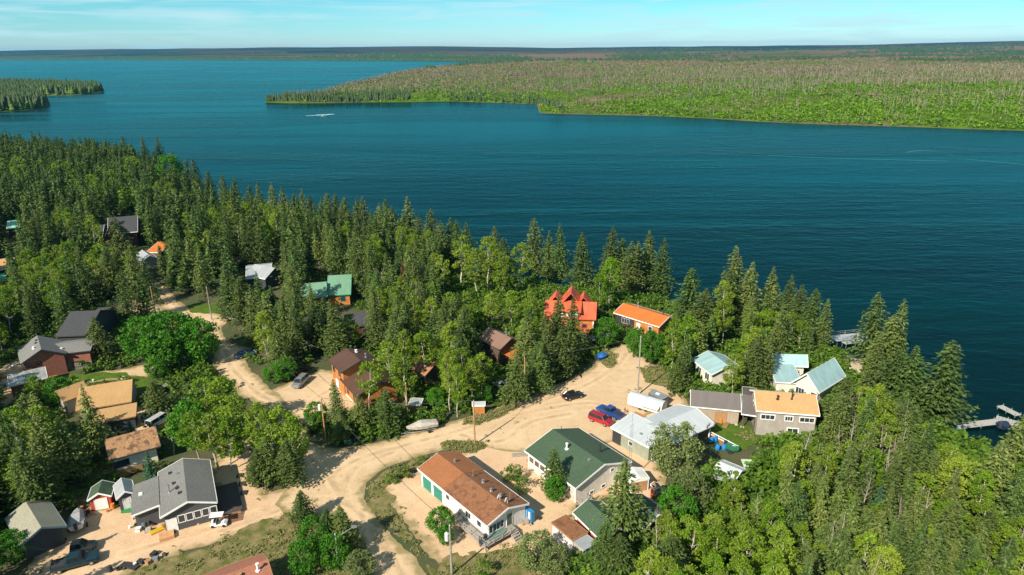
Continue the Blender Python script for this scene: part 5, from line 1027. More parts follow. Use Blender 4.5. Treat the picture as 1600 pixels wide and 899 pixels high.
LM = [('rust roofed bungalow', 740, 770), ('green roofed house', 905, 715), ('white metal roofs', 1045, 665), ('taupe workshop', 1118, 630), ('ochre roofed house', 1230, 640), ('blue roofed cottage', 1120, 572), ('lake house', 1260, 580), ('red roofed lodge', 892, 490), ('orange roofed cabin', 1000, 490), ('plain brown roofed cabin', 775, 530), ('chocolate roofed house', 560, 580), ('copper brown cottage', 668, 570), ('charcoal house', 270, 770), ('open grey garage', 60, 830), ('tan roofed house', 165, 625), ('cream cottage', 210, 700), ('brick house', 85, 555), ('slate roofed house', 112, 505), ('green roofed lodge', 505, 450), ('light grey roofed forest house', 415, 425), ('far maroon house', 190, 350), ('beige garage', 235, 400), ('mint roofed cabin', 25, 350), ('ochre roofed cabin', 5, 415), ('silver dock', 1330, 528), ('wooden dock', 1545, 660), ('russet house', 380, 890), ('red and green garages', 970, 810), ('tool shed', 1143, 738), ('lake skyline', 600, 330), ('right edge of the view', 1600, 800), ('bottom right corner', 1500, 899), ('sandy beach gap', 1450, 620), ('bottom edge right of the garages', 1130, 880), ('bluish spruces', 1390, 790), ('middle of the thicket', 1280, 760), ('black roofed maroon cabin', 560, 500), ('broad aspen row', 740, 400), ('village crossroads', 540, 720), ('left edge of the view', 0, 700), ('far forest skyline', 330, 285)]
def describe(k_, x, y, h):
    p_ = proj(x, y, h*.6); w_ = {'spruce': ('short dark spruce', 'dark spruce', 'tall dark spruce'), 'aspen': ('low light green aspen', 'light green aspen', 'tall light green aspen'), 'thin': ('thin sparse spruce',)*3, 'dead': ('bare tree',)*3}[k_][0 if h < 9.6 else 1 if h < 12.6 else 2]
    b_ = min(LM, key=lambda q: (q[1]-p_[0])**2+((q[2]-p_[1])*1.3)**2); dx, dy = p_[0]-b_[1], p_[1]-b_[2]
    rel = ('right of' if dx > 0 else 'left of') if abs(dx) > abs(dy)*1.2 else ('below' if dy > 0 else 'above')
    return w_, f'{rel} the {b_[0]}', p_[0]
NTH = ['first', 'second', 'third', 'fourth', 'fifth', 'sixth', 'seventh', 'eighth', 'ninth', 'tenth', 'eleventh', 'twelfth']
FAMILY = {}
PLUR = {'spruce': 'spruces', 'aspen': 'aspens', 'thin': 'sparse spruces', 'dead': 'bare trees'}
STUFF = []
for k_, x, y, h, r, lb, gp, dd in CAND:
    if COUNT.get(k_, 0) < 292:
        w_, wh, u_ = describe(k_, x, y, h); o = plant(k_, x, y, h, r, f'{w_} {wh}', gp.format(PLUR[k_])); FAMILY.setdefault((w_, wh), []).append((u_, o))
    else: STUFF.append((k_, x, y, h, r))
for (w_, wh), fam in list(FAMILY.items()):
    if len(fam) > 24:
        fam.sort(key=lambda q: q[1].location.y); k_ = (len(fam)+2)//3
        for nm_, part_ in (('nearer', fam[:k_]), ('middle', fam[k_:2*k_]), ('farther', fam[2*k_:])): FAMILY[(f'{nm_} {w_}', wh)] = part_
        del FAMILY[(w_, wh)]
for (w_, wh), fam in FAMILY.items():
    fam.sort(key=lambda q: q[0])
    for i, (u_, o) in enumerate(fam):
        if 1 < len(fam) <= 24:
            o['label'] = f'{NTH[i]} {w_} from the left {wh}' if i < 12 else f'{NTH[len(fam)-1-i]} {w_} from the right {wh}'
            o['label'] = o['label'].replace('light green ', '') if len(o['label'].split()) > 16 else o['label']
print('trees', COUNT, 'stuff', len(STUFF))
# the rest of the far forest as one mass
def merge(name, items, mats, label, group=None):
    "items: list of (V, F, mi, x, y, z, sx, sz, rot)"
    Vs = []; Fs = []; Ms = []; base = 0
    for V, F, mi, x, y, z, sx, sz, ro in items:
        c_, s_ = math.cos(ro), math.sin(ro); W_ = np.empty_like(V); W_[:, 0] = (V[:, 0]*c_-V[:, 1]*s_)*sx+x; W_[:, 1] = (V[:, 0]*s_+V[:, 1]*c_)*sx+y; W_[:, 2] = V[:, 2]*sz+z
        Vs.append(W_); Fs.append(F+base); Ms.append(np.full(len(F), mi)); base += len(V)
    o = np_mesh(name, np.concatenate(Vs), np.concatenate(Fs), mats, np.concatenate(Ms)); tag(o, label, None, group, 'stuff'); return o
LOD_S = [spruce_mesh(3000+i, 15, 2.7, tier=.55, nq=2, seg=3, qs=.9, bare=.08, cone=.78) for i in range(6)]
LOD_A = [crown_mesh(3100+i, 13, 2.3, 4.5, 26, 16, .95, .62) for i in range(6)]
def qtrunk(H, r): 
    V = np.array([(r*math.cos(a), r*math.sin(a), z) for z in (0, H) for a in (0, 2.1, 4.2)]); V[3:, :2] *= .4; return V, np.array([(0, 1, 4, 3), (1, 2, 5, 4), (2, 0, 3, 5)])
it = []; RS = random.Random(9)
zz = land_z(np.array([q[1] for q in STUFF]), np.array([q[2] for q in STUFF])) if STUFF else []
for (k_, x, y, h, r), z in zip(STUFF, zz):
    if k_ == 'aspen': V, F = RS.choice(LOD_A); it.append((V, F, 1, x, y, z, r/2.3, h/13, RS.random()*6.28)); V, F = qtrunk(h*.8, .14); it.append((V, F, 2, x, y, z, 1, 1, 0))
    else: V, F = RS.choice(LOD_S); it.append((V, F, 0, x, y, z, r/2.1*(.75 if k_ == 'thin' else 1), h/15, RS.random()*6.28))
if it: merge('distant_forest', it, [F_SPR_S, F_ASP_S, BIRCH], 'dense far forest of spruce and aspen covering the left shore')

# undergrowth: low leafy ground cover in the woods
ub = [crown_mesh(3200+i, 1.3, 1.1, .05, 7, 14, .5, .34, 'ball', .2) for i in range(5)]
it = []; RU = random.Random(12)
for poly, n_, seed in ((R_THICKET, 5200, 1), (R_EAST, 1500, 2), (R_MID, 2600, 3), (R_LEFT, 2600, 4), (R_WEST, 2500, 5)):
    a_ = np.array(poly); x0, y0 = a_.min(0); x1, y1 = a_.max(0); rg = np.random.default_rng(seed)
    xs = rg.uniform(x0, x1, n_*3); ys = rg.uniform(y0, y1, n_*3); ok = (sdf(poly, xs, ys) > 0) & (sdf(LAND, xs, ys) > 4.0)
    for q in OPEN_A: ok &= sdf(q, xs, ys) < -.5
    xs, ys = xs[ok][:n_], ys[ok][:n_]
    for x, y in zip(xs, ys):
        if in_foot(x, y, .4): continue
        pr_ = proj(x, y, 0)
        if pr_[0] < -60 or pr_[0] > 1660 or pr_[1] > 930: continue
        V, F = RU.choice(ub); s_ = RU.uniform(.6, 1.7)*(1.3 if seed == 1 else 1); it.append((V, F, 0, x, y, 0, s_, s_*RU.uniform(.6, 1.3), RU.random()*6.28))
merge('undergrowth', it, [F_BSH_S], 'low green undergrowth and brush beneath the trees')
# weeds and grass tufts on verges and lawns
it = []; wd = [crown_mesh(3300+i, .35, .35, .02, 3, 7, .16, .16, 'ball', .2) for i in range(4)]
M_WEED = foliage('weed_leaves', (0.13, 0.15, 0.04), (0.32, 0.31, 0.13), .2, randobj=False)
for q, n_ in [(q, 420) for q in VERGES]+[(LAWNS[3], 500), (LAWNS[2], 200), (ROAD, 130), (YARD_C, 260), (YARD_L, 160)]:
    a_ = np.array(q); rg = np.random.default_rng(len(it)); xs = rg.uniform(a_[:, 0].min(), a_[:, 0].max(), n_*3); ys = rg.uniform(a_[:, 1].min(), a_[:, 1].max(), n_*3)
    D = sdf(q, xs, ys); ok = (D > 0) & ((D < 2.2) if q in (ROAD, YARD_C, YARD_L) else True); xs, ys = xs[ok][:n_], ys[ok][:n_]
    for x, y in zip(xs, ys):
        if in_foot(x, y, .1) or vnoise(x, y, 3.1) < .35: continue
        V, F = RU.choice(wd); s_ = RU.uniform(.5, 1.8); it.append((V, F, 0, x, y, .03, s_, s_*RU.uniform(.35, .9), RU.random()*6.28))
merge('weeds', it, [M_WEED], 'patchy weeds along the road edges and verges')
# ---------------------------------------------------------------- far shore cover
rf = np.random.default_rng(77)
def points_in(poly, n_, ymax, pw=1.0, dmin=2):
    a_ = np.array(poly); out_ = []
    X = []; Y = []
    while len(X) < n_:
        y = 540+(ymax-540)*rf.random(20000)**pw; x = (rf.random(20000)*2-1)*y*.80
        ok = (sdf(poly, x, y) > dmin); X += list(x[ok]); Y += list(y[ok])
    return np.array(X[:n_]), np.array(Y[:n_])
M_BURN = foliage('regrowth_leaves', (0.05, 0.13, 0.006), (0.20, 0.35, 0.014), .3, randobj=False)
M_SNAG, n, b = newmat('dead_snags'); g = n.nodes.new('ShaderNodeNewGeometry')
n.links.new(mixrgb(n, g.outputs['Random Per Island'], (0.09, 0.08, 0.06), (0.44, 0.37, 0.27)), b.inputs['Base Color']); b.inputs['Roughness'].default_value = .9
M_FARSP = foliage('far_spruce_needles', (0.014, 0.04, 0.010), (0.07, 0.11, 0.03), .1, randobj=False)
def brush(name, X, Y, Z, s, h, nq, mat, label, jit=.6, asp=.8):
    k = len(X); cen = np.repeat(np.stack([X, Y, Z], 1), nq, 0); S = np.repeat(s, nq); Hh = np.repeat(h, nq)
    off = rf.normal(size=cen.shape)*jit; off[:, 0] *= S; off[:, 1] *= S; off[:, 2] = rf.random(len(S))*Hh; cen = cen+off
    V, F = leaf_quads(cen, S*(.6+.7*rf.random(len(S))), asp, rf, .6); o = np_mesh(name, V, F, mat); tag(o, label, kind='stuff'); return o
def snags(name, X, Y, Z, h, r, mat, label):
    k = len(X); lean = rf.normal(size=(k, 2))*.05; V = np.zeros((k, 6, 3)); 
    for i, a in enumerate((0, 2.1, 4.2)):
        V[:, i, 0] = X+r*math.cos(a); V[:, i, 1] = Y+r*math.sin(a); V[:, i, 2] = Z-.3
        V[:, 3+i, 0] = X+lean[:, 0]*h+r*.25*math.cos(a); V[:, 3+i, 1] = Y+lean[:, 1]*h+r*.25*math.sin(a); V[:, 3+i, 2] = Z+h
    b_ = np.arange(k)[:, None]*6; F = np.concatenate([b_+np.array([0, 1, 4, 3]), b_+np.array([1, 2, 5, 4]), b_+np.array([2, 0, 3, 5])])
    o = np_mesh(name, V.reshape(-1, 3), F, mat); tag(o, label, kind='stuff'); return o
def spires(name, X, Y, Z, h, r, mat, label, tiers=4):
    "small ragged conifers, each a stack of cone skirts"
    Vs = []; Fs = []; base = 0; k = len(X); m = 6; ph = rf.random(k)*6.28
    for t in range(tiers):
        z0 = Z+h*(.06+.80*t/tiers); z1 = Z+h*min(1.0, .06+.80*(t+1.9)/tiers+.02); rr = r*(1-.78*t/tiers)
        V = np.zeros((k, m+1, 3))
        for i in range(m):
            a = ph+i*6.283/m+t; q = rr*(.75+.5*rf.random(k)); V[:, i, 0] = X+q*np.cos(a); V[:, i, 1] = Y+q*np.sin(a); V[:, i, 2] = z0-h*.03*rf.random(k)
        V[:, m, 0] = X; V[:, m, 1] = Y; V[:, m, 2] = z1; b_ = base+np.arange(k)[:, None]*(m+1)
        for i in range(m): Fs.append(b_+np.array([i, (i+1) % m, m]))
        Vs.append(V.reshape(-1, 3)); base += k*(m+1)
    o = np_mesh(name, np.concatenate(Vs), np.concatenate(Fs), mat); tag(o, label, kind='stuff'); return o
# regrowth on the burnt peninsula
X, Y = points_in(PEN_W, 62000, 3300, 1.9, 2.5); D = sdf(PEN_W, X, Y); Z = zpen(X, Y, D)
dens = fnoise(X, Y, 80); keep = rf.random(len(X)) < np.where(Y < 960+140*(fnoise(X, Y, 150)-.5)*4, .98, .42)*np.clip((dens-.3)*3.5, .12, 1)
X, Y, Z = X[keep], Y[keep], Z[keep]; s = .7+.8*rf.random(len(X))+Y/850
brush('regrowth', X, Y, Z, s, 1.6+2.6*rf.random(len(X)), 6, M_BURN, 'bright green regrowth covering the burnt peninsula')
X, Y = points_in(PEN_W, 16000, 2000, 1.25, 5); D = sdf(PEN_W, X, Y); Z = zpen(X, Y, D); nn_ = fnoise(X+300, Y, 45)+.25*(fnoise(X, Y+500, 160)-.5)
pk = np.where(Y > 1000, .9, np.clip((nn_-.50)*4, .10, 1)*np.clip((Y-560)/400+.3, .3, 1)); keep = rf.random(len(X)) < pk; X, Y, Z = X[keep], Y[keep], Z[keep]
snags('burnt_snags', X, Y, Z, 5+6*rf.random(len(X)), .16+.00030*Y*(.6+.5*rf.random(len(X))), M_SNAG, 'thin grey dead trunks standing across the burnt peninsula')
# twiggy dead tops, beige haze of branches further back
X, Y = points_in(PEN_W, 30000, 3400, .9, 8); keep = ((Y > 930+160*vnoise(X, Y, 150)) & (fnoise(X, Y, 230) > .42)) | (fnoise(X+40, Y-90, 75) > .66); X, Y = X[keep], Y[keep]; Z = zpen(X, Y, sdf(PEN_W, X, Y))
M_TWIG, n, b = newmat('dead_twigs'); g = n.nodes.new('ShaderNodeNewGeometry'); q_ = noise(n, .004, detail=4)
n.links.new(mixrgb(n, rng(n, q_, .4, .6), mixrgb(n, g.outputs['Random Per Island'], (0.10, 0.09, 0.05), (0.30, 0.23, 0.14)), mixrgb(n, g.outputs['Random Per Island'], (0.11, 0.07, 0.055), (0.27, 0.17, 0.13))), b.inputs['Base Color']); b.inputs['Roughness'].default_value = 1
brush('dead_wood', X, Y, Z+1, 1.6+Y/1000, 5+3*rf.random(len(X)), 5, M_TWIG, 'grey brown dead wood of the burnt forest further inland', .5, .35)
# living spruces on the point and shores
def along(poly_px, n_, depth, zf, poly_w):
    pts = np.array(PL(poly_px, WZ)); seg = np.hypot(*(pts[1:]-pts[:-1]).T); t = rf.random(n_*2)*seg.sum(); cs = np.concatenate([[0], np.cumsum(seg)]); i = np.clip(np.searchsorted(cs, t)-1, 0, len(seg)-1); f = (t-cs[i])/seg[i]
    q = pts[i]+(pts[i+1]-pts[i])*f[:, None]; q[:, 1] += 1+rf.random(len(q))**2.5*depth; D = sdf(poly_w, q[:, 0], q[:, 1]); ok = D > 1.0; q = q[ok][:n_]; return q[:, 0], q[:, 1], zf(q[:, 0], q[:, 1], D[ok][:n_])
X, Y, Z = along([(415, 160), (500, 161), (620, 159), (640, 159)], 420, 60, zpen, PEN_W); spires('point_spruces', X, Y, Z, 5+7*rf.random(len(X)), 1.5+rf.random(len(X))*.5, M_FARSP, 'dark small spruces crowding the tip of the peninsula')
X, Y, Z = along([(700, 158), (840, 163), (880, 178)], 150, 50, zpen, PEN_W); spires('shore_spruces', X, Y, Z, 5+6*rf.random(len(X)), 1.6+rf.random(len(X))*.4, M_FARSP, 'dark spruces at the bend of the far shoreline')
for nm, poly, n_, lb in (('near_island_forest', ISL1, 2300, 'dark spruce forest on the nearer island at the left edge'), ('far_spit_forest', ISL2, 2600, 'dark spruce forest on the low spit behind the island')):
    a_ = np.array(poly); x = rf.uniform(a_[:, 0].min(), a_[:, 0].max(), n_*4); y = rf.uniform(a_[:, 1].min(), a_[:, 1].max(), n_*4); D = sdf(poly, x, y); ok = D > 3
    x, y, D = x[ok][:n_], y[ok][:n_], D[ok][:n_]; spires(nm, x, y, zisl(x, y, D), (13 if nm[0] == 'n' else 11)+7*rf.random(len(x)), 2.6+rf.random(len(x)), M_FARSP, lb, 5)
    spires(nm+'_green', x[::4], y[::4], zisl(x, y, D)[::4], 10+5*rf.random(len(x[::4])), 3.4+rf.random(len(x[::4])), F_BSH_S, 'scattered greener trees in the '+nm.replace('_', ' '), 3)
# wooded distant shore
X, Y, Z = along([(-60, 95.2), (0, 94.6), (200, 94.0), (420, 94.5), (560, 95), (650, 95.5), (740, 96.8), (790, 98), (830, 98.6)], 14000, 420, zfar, FARL)
spires('far_shore_forest', X, Y, Z, 11+9*rf.random(len(X)), 8+7*rf.random(len(X)), M_FARSP, 'dark forest lining the distant shore', 2)
x = []; y = []
y = 2300+5500*rf.random(26000)**1.4; x = (rf.random(26000)*2-1)*y*.8; D1 = sdf(FARL, x, y); D2 = sdf(PEN_W, x, y); ok = ((D1 > 60) | (D2 > 60)) & (fnoise(x, y, 420) > .64) & ((x > y*-.15) | (y > 5200)); x, y, D1, D2 = x[ok], y[ok], D1[ok], D2[ok]
z = np.where(D1 > 60, zfar(x, y, D1), zpen(x, y, D2)); 
spires('inland_forest', x, y, z, 10+9*rf.random(len(x)), 7+y/700, M_FARSP, 'dark patches of forest on the far inland', 2)

# ---------------------------------------------------------------- vehicles
TINT = glass((0.015, 0.02, 0.025)); LAMP_W = plain((.75, .75, .72), .15, key='lamp_glass'); LAMP_R = plain((.45, .02, .02), .2, key='tail_glass')
def section_loft(m, st, mi=0):
    "st: list of (x, [(y,z)...]) with equal counts; closed rings"
    k = len(st[0][1]); vs = [(x, y, z) for x, r_ in st for y, z in r_]; fs = []
    for i in range(len(st)-1):
        for j in range(k): fs.append((i*k+j, i*k+(j+1) % k, (i+1)*k+(j+1) % k, (i+1)*k+j))
    fs += [tuple(range(k-1, -1, -1)), tuple(range((len(st)-1)*k, len(st)*k))]; return m.add(vs, fs, mi)
def ring(w_, zb, zs, zt):
    return [(-w_*.88, zb), (w_*.88, zb), (w_, zb+.12), (w_*1.01, (zb+zs)/2), (w_*.97, zs), (w_*.86, zt), (-w_*.86, zt), (-w_*.97, zs), (-w_*1.01, (zb+zs)/2), (-w_, zb+.12)]
def car(name, cat, kind, u, v, u2, v2, col, label, group=None, L=None, z=0.03):
    "rear at (u,v), front at (u2,v2) on the ground"
    a = P(u, v, .6); b_ = P(u2, v2, .6); d = b_-a; c = (a+b_)/2; yaw = math.atan2(d.y, d.x)
    L = L or {'suv': 4.6, 'car': 4.5, 'pickup': 5.6, 'van': 5.0}[kind]; w_ = .92 if kind != 'pickup' else .98; r = empty(name, (c.x, c.y, z), yaw, label, cat, group); pm = paint(col); h = L/2
    if kind == 'pickup': st = [(h, ring(w_*.86, .42, .72, .86)), (h-.25, ring(w_, .36, .85, .98)), (h-1.5, ring(w_, .34, .98, 1.08)), (.2, ring(w_, .34, 1.0, 1.1)), (-.6, ring(w_, .34, 1.0, 1.1)), (-h+.1, ring(w_, .4, .98, 1.06)), (-h, ring(w_*.95, .45, .9, 1.0))]
    elif kind == 'car': st = [(h, ring(w_*.8, .36, .55, .62)), (h-.3, ring(w_, .26, .68, .78)), (h-1.3, ring(w_, .24, .80, .92)), (0, ring(w_, .24, .84, .95)), (-h+1.0, ring(w_, .24, .86, .96)), (-h+.2, ring(w_, .3, .84, .94)), (-h, ring(w_*.85, .38, .75, .84))]
    else: st = [(h, ring(w_*.84, .4, .68, .76)), (h-.25, ring(w_, .3, .82, .92)), (h-1.2, ring(w_, .28, .95, 1.06)), (0, ring(w_, .28, .98, 1.08)), (-h+.3, ring(w_, .3, .98, 1.08)), (-h, ring(w_*.92, .42, .9, 1.0))]
    section_loft(MB(), [(x, rr) for x, rr in st]).build('body', pm, r, True) if False else section_loft(MB(), st).build('body', pm, r)
    zt = {'pickup': 1.75, 'car': 1.42, 'suv': 1.68, 'van': 1.8}[kind]; zb = {'pickup': 1.07, 'car': .92, 'suv': 1.05, 'van': 1.05}[kind]
    x0, x1 = {'pickup': (h-1.55, -.75), 'car': (h-1.25, -h+.55), 'suv': (h-1.1, -h+.06), 'van': (h-.8, -h+.03)}[kind]
    sl = .75 if kind == 'car' else .6; sr = .12 if kind in ('suv', 'van', 'pickup') else .6
    cab = [(x0, w_*.88, zb), (x1, w_*.88, zb), (x1+sr, w_*.72, zt), (x0-sl, w_*.72, zt)]
    vs = [(x, s*y, z_) for s in (-1, 1) for x, y, z_ in cab]
    MB().add(vs, [(0, 1, 2, 3), (7, 6, 5, 4), (0, 3, 7, 4), (1, 5, 6, 2), (0, 4, 5, 1), (3, 2, 6, 7)]).build('windows', TINT, r).name = 'window'
    MB().add([(x0-sl+.05, -w_*.73, zt-.02), (x1+sr-.05, -w_*.73, zt-.02), (x1+sr-.05, w_*.73, zt-.02), (x0-sl+.05, w_*.73, zt-.02), (x0-sl-.1, -w_*.62, zt+.05), (x1+sr+.1, -w_*.62, zt+.05), (x1+sr+.1, w_*.62, zt+.05), (x0-sl-.1, w_*.62, zt+.05)],
             [(0, 3, 2, 1), (4, 5, 6, 7), (0, 1, 5, 4), (1, 2, 6, 5), (2, 3, 7, 6), (3, 0, 4, 7)]).build('roof', pm, r)
    p_ = MB()
    for s in (-1, 1):
        for xa, xb in (((x0-.02), x0-sl), (x1+.01, x1+sr), ((x0+x1)/2, (x0-sl+x1+sr)/2)): p_.bar((xa, s*w_*.885, zb), (xb, s*w_*.725, zt), .045, 4)
    p_.build('pillars', pm, r).name = 'pillar'
    for sx in (h-.95, -h+.95):
        for s in (-1, 1):
            wh = MB().bar((sx, s*(w_-.2), .35), (sx, s*(w_+.02), .35), .35, 14).build('wheel', RUBBER, r); MB().bar((sx, s*(w_+.022), .35), (sx, s*(w_+.035), .35), .2, 10).build('rim', STEEL, wh)
    for s in (-1, 1):
        MB().box(h-.2, h-.02, s*.55-.17, s*.55+.17, .58, .72).build('headlight', LAMP_W, r); MB().box(-h-.02, -h+.12, s*.68-.12, s*.68+.12, .7, .95).build('tail_light', LAMP_R, r)
    if kind == 'pickup': MB().box(-h+.15, -.82, -w_*.8, w_*.8, 1.07, 1.09).build('bed', DARK, r); MB().box(-h+.06, -.78, w_*.83, w_*.92, 1.06, 1.16).box(-h+.06, -.78, -w_*.92, -w_*.83, 1.06, 1.16).build('bed_rail', pm, r)
    return r
car('parked_car', 'car', 'car', 882, 621.5, 909, 614.5, (0.015, 0.013, 0.013), 'black hatchback standing alone in the middle of the sandy yard')
car('parked_suv', 'car', 'suv', 923, 650, 955, 662, (0.40, 0.015, 0.03), 'dark red car parked beside the white roofed house')
car('parked_pickup', 'pickup truck', 'pickup', 970, 652, 937, 637, (0.02, 0.07, 0.28), 'blue pickup parked just behind the dark red car')
car('parked_pickup', 'pickup truck', 'pickup', 89, 886, 147, 870, (0.01, 0.035, 0.045), 'dark teal pickup truck in the bottom left yard')
car('parked_car', 'car', 'car', 374, 556, 393, 551, (0.02, 0.08, 0.18), 'blue car in the tree shade on the village road')
car('parked_car', 'car', 'suv', 462, 585, 478, 572, (0.02, 0.02, 0.025), 'black car half hidden at the head of the driveway')
car('parked_car', 'car', 'suv', 475, 592, 463, 603, (0.25, 0.26, 0.27), 'grey car tucked against the driveway bushes')
car('parked_van', 'van', 'van', 240, 663, 258, 652, (0.6, 0.6, 0.6), 'white car parked behind the cream cottage'); car('parked_car', 'car', 'car', 232, 652, 252, 645, (0.02, 0.12, 0.16), 'teal car parked beside the white one behind the cream cottage')
car('parked_car', 'car', 'car', 905, 531, 925, 526, (0.05, 0.14, 0.24), 'steel blue car parked at the foot of the red roofed lodge')
car('parked_pickup', 'pickup truck', 'pickup', 375, 501, 361, 496, (0.55, 0.55, 0.55), 'white pickup glimpsed between trees by the little lawn')
# golf cart
c = P(342, 816, .6); r = empty('golf_cart', (c.x, c.y, .02), rad(8), 'white golf cart with a flat canopy parked before the charcoal house', 'golf cart')
section_loft(MB(), [(x, [(-.55, .25), (.55, .25), (.55, z), (-.55, z)]) for x, z in ((1.15, .55), (.8, .75), (.35, .45), (-.2, .45), (-.3, .8), (-1.1, .75))]).build('body', paint((.75, .75, .75), .3, 0), r)
MB().box(-1.05, .75, -.58, .58, 1.85, 1.93).build('canopy', WHITE, r); m = MB()
for x in (-.95, .65):
    for y in (-.5, .5): m.bar((x, y, .6), (x, y, 1.85), .03, 4)
m.build('canopy_frame', DARK, r); MB().box(-.5, -.05, -.5, .5, .66, .78).box(-.6, -.5, -.5, .5, .7, 1.2).build('seat', DARK, r)
for x in (.75, -.8):
    for y in (-.5, .5): MB().bar((x, y-.08, .24), (x, y+.08, .24), .24, 10).build('wheel', RUBBER, r)
# boats
def boat(name, cat, u, v, u2, v2, L, hull, cover, label, trailer=True, cab=False, z=0.0):
    a = P(u, v, .8); b_ = P(u2, v2, .8); d = b_-a; c = (a+b_)/2; r = empty(name, (c.x, c.y, z), math.atan2(d.y, d.x), label, cat); o = .55 if trailer else 0; h = L/2
    def rg_(w_, k, zt): return [(-w_*.15, o+k), (w_*.15, o+k), (w_*.8, o+k+.25), (w_, zt), (-w_, zt), (-w_*.8, o+k+.25)]
    section_loft(MB(), [(-h, rg_(1.0, 0, o+.85)), (-h*.3, rg_(1.05, 0, o+.88)), (h*.4, rg_(.85, .08, o+.95)), (h*.8, rg_(.4, .3, o+1.02)), (h, rg_(.06, .65, o+1.08))]).build('hull', hull, r)
    if cover is not None:
        section_loft(MB(), [(x, [(-w_, o+zb), (w_, o+zb), (w_*.5, o+zt), (-w_*.5, o+zt)]) for x, w_, zb, zt in ((-h-.05, .95, .86, 1.0), (-h*.4, 1.08, .9, 1.35), (h*.05, 1.0, .93, 1.55), (h*.5, .78, .98, 1.2), (h*.97, .08, 1.08, 1.12))]).build('cover', cover, r)
    if cab: MB().prism([(-.6, o+.9), (.5, o+.9), (.15, o+1.35), (-.5, o+1.35)], -.7, .7, 'y').build('windscreen', TINT, r); MB().box(-h*.75, -h*.3, -.7, .7, o+.9, o+1.05).build('seat', plain((.6, .58, .55), key='seat_vinyl'), r)
    MB().box(-h-.4, -h-.02, -.2, .2, o+.3, o+1.25).build('motor', DARK, r)
    if trailer:
        m = MB()
        for y in (-.7, .7): m.bar((-h*.9, y, .45), (h*.5, y*.8, .45), .05, 4); m.bar((h*.5, y*.8, .45), (h+1.0, 0, .4), .05, 4)
        m.bar((-h*.4, -1.1, .4), (-h*.4, 1.1, .4), .05, 4); t = m.build('trailer', STEEL, r)
        for y in (-1.15, 1.15): MB().bar((-h*.4, y-.1, .33), (-h*.4, y+.1, .33), .33, 12).build('wheel', RUBBER, t)
    return r
GELW = paint((.62, .62, .6), .3, 0)
boat('covered_boat', 'boat', 678, 664, 640, 672, 5.6, plain((.42, .41, .38), .4, key='grey_hull'), plain((.40, .37, .32), .9, key='boat_canvas'), 'motor boat under a grey beige canvas cover on its trailer by the road')
boat('parked_boat', 'boat', 780, 602, 797, 609, 5.0, GELW, None, 'white motor boat parked under trees near the yard edge', True, True)
boat('parked_boat', 'boat', 948, 531, 928, 537, 5.2, paint((.05, .05, .06), .3, 0), GELW, 'black and white boat parked at the top of the sandy yard')
boat('parked_boat', 'boat', 950, 527, 936, 522, 4.6, GELW, None, 'white open boat behind the black and white one', True, True)
boat('parked_boat', 'boat', 120, 822, 122, 806, 4.2, GELW, plain((.3, .3, .31), .7, key='grey_cover'), 'small white boat beside the open grey garage')
boat('moored_boat', 'boat', 1566, 656, 1577, 650, 2.0, paint((.01, .02, .05), .3, 0), None, 'tiny dark boat tied at the T of the wooden dock', False, False, WZ-.1)
boat('tarped_canoe', 'canoe', 930, 558, 952, 554, 2.6, plain((.01, .07, .22), .5, key='blue_tarp'), plain((.012, .10, .32), .5, key='blue_tarp_top'), 'low shape under a bright blue tarp at the edge of the yard', False)
boat('green_canoe', 'canoe', 1137, 694, 1153, 702, 2.5, plain((.025, .16, .08), .4, key='green_hull'), None, 'green canoe lying in the yard behind the white roofed house', False)
boat('teal_boat', 'boat', 654, 642, 660, 654, 2.6, plain((.02, .32, .22), .4, key='teal_hull'), None, 'small teal dinghy behind the covered boat', False)
boat('tin_boat', 'boat', 768, 838-2, 784, 831, 3.0, plain((.10, .17, .14), .4, key='green_tin'), None, 'upturned green dinghy at the foot of the bungalow steps', False)
# speedboat with wake
bt = boat('speedboat', 'boat', 497, 179.6, 515, 178.8, 7.0, GELW, None, 'white speedboat running across the open lake', False, True, WZ-.2)
M_FOAM, n, b = newmat('foam'); q_ = noise(n, .4, detail=6); n.links.new(mixrgb(n, rng(n, q_, .4, .6), (.10, .35, .42), (.85, .88, .88)), b.inputs['Base Color']); b.inputs['Roughness'].default_value = .9
m = MB(); p0 = P(522, 178.6, WZ+.06); p1 = P(478, 181.2, WZ+.06); N = 16
L1 = []; L2 = []
for i in range(N+1):
    t = i/N; q = p0.lerp(p1, t); wd_ = 5.0*(math.sin(math.pi*min(1, t*1.15+.05))**.5 if t < .8 else .35)*(.8+.4*TR.random()); L1.append((q.x, q.y-wd_, q.z+.02)); L2.append((q.x, q.y+wd_, q.z+.02))
for i in range(N): m.add([L1[i], L1[i+1], L2[i+1], L2[i]], [(0, 1, 2, 3)])
tag(m.build('boat_wake', M_FOAM), kind='stuff', label='white foaming wake trailing the speedboat')
def wake(pts, w_, label):
    m = MB(); q = [P(u, v, WZ+.05) for u, v in pts]
    for i in range(len(q)-1): m.add([(q[i].x, q[i].y-w_, q[i].z), (q[i+1].x, q[i+1].y-w_, q[i].z), (q[i+1].x, q[i+1].y+w_, q[i].z), (q[i].x, q[i].y+w_, q[i].z)], [(0, 1, 2, 3)])
    tag(m.build('water_wake', plain((0.05, 0.22, 0.26), .35, key='wake_water')), kind='stuff', label=label)
wake([(1200, 243), (1260, 246), (1320, 248), (1400, 250), (1480, 252)], .5, 'long faint wake line left of the curling one')
wake([(1418, 238), (1424, 236.5), (1440, 235.5), (1462, 236.5), (1475, 239), (1490, 244), (1510, 249), (1540, 252), (1600, 257), (1700, 263)], .7, 'thin curling wake line on the lake at the right')

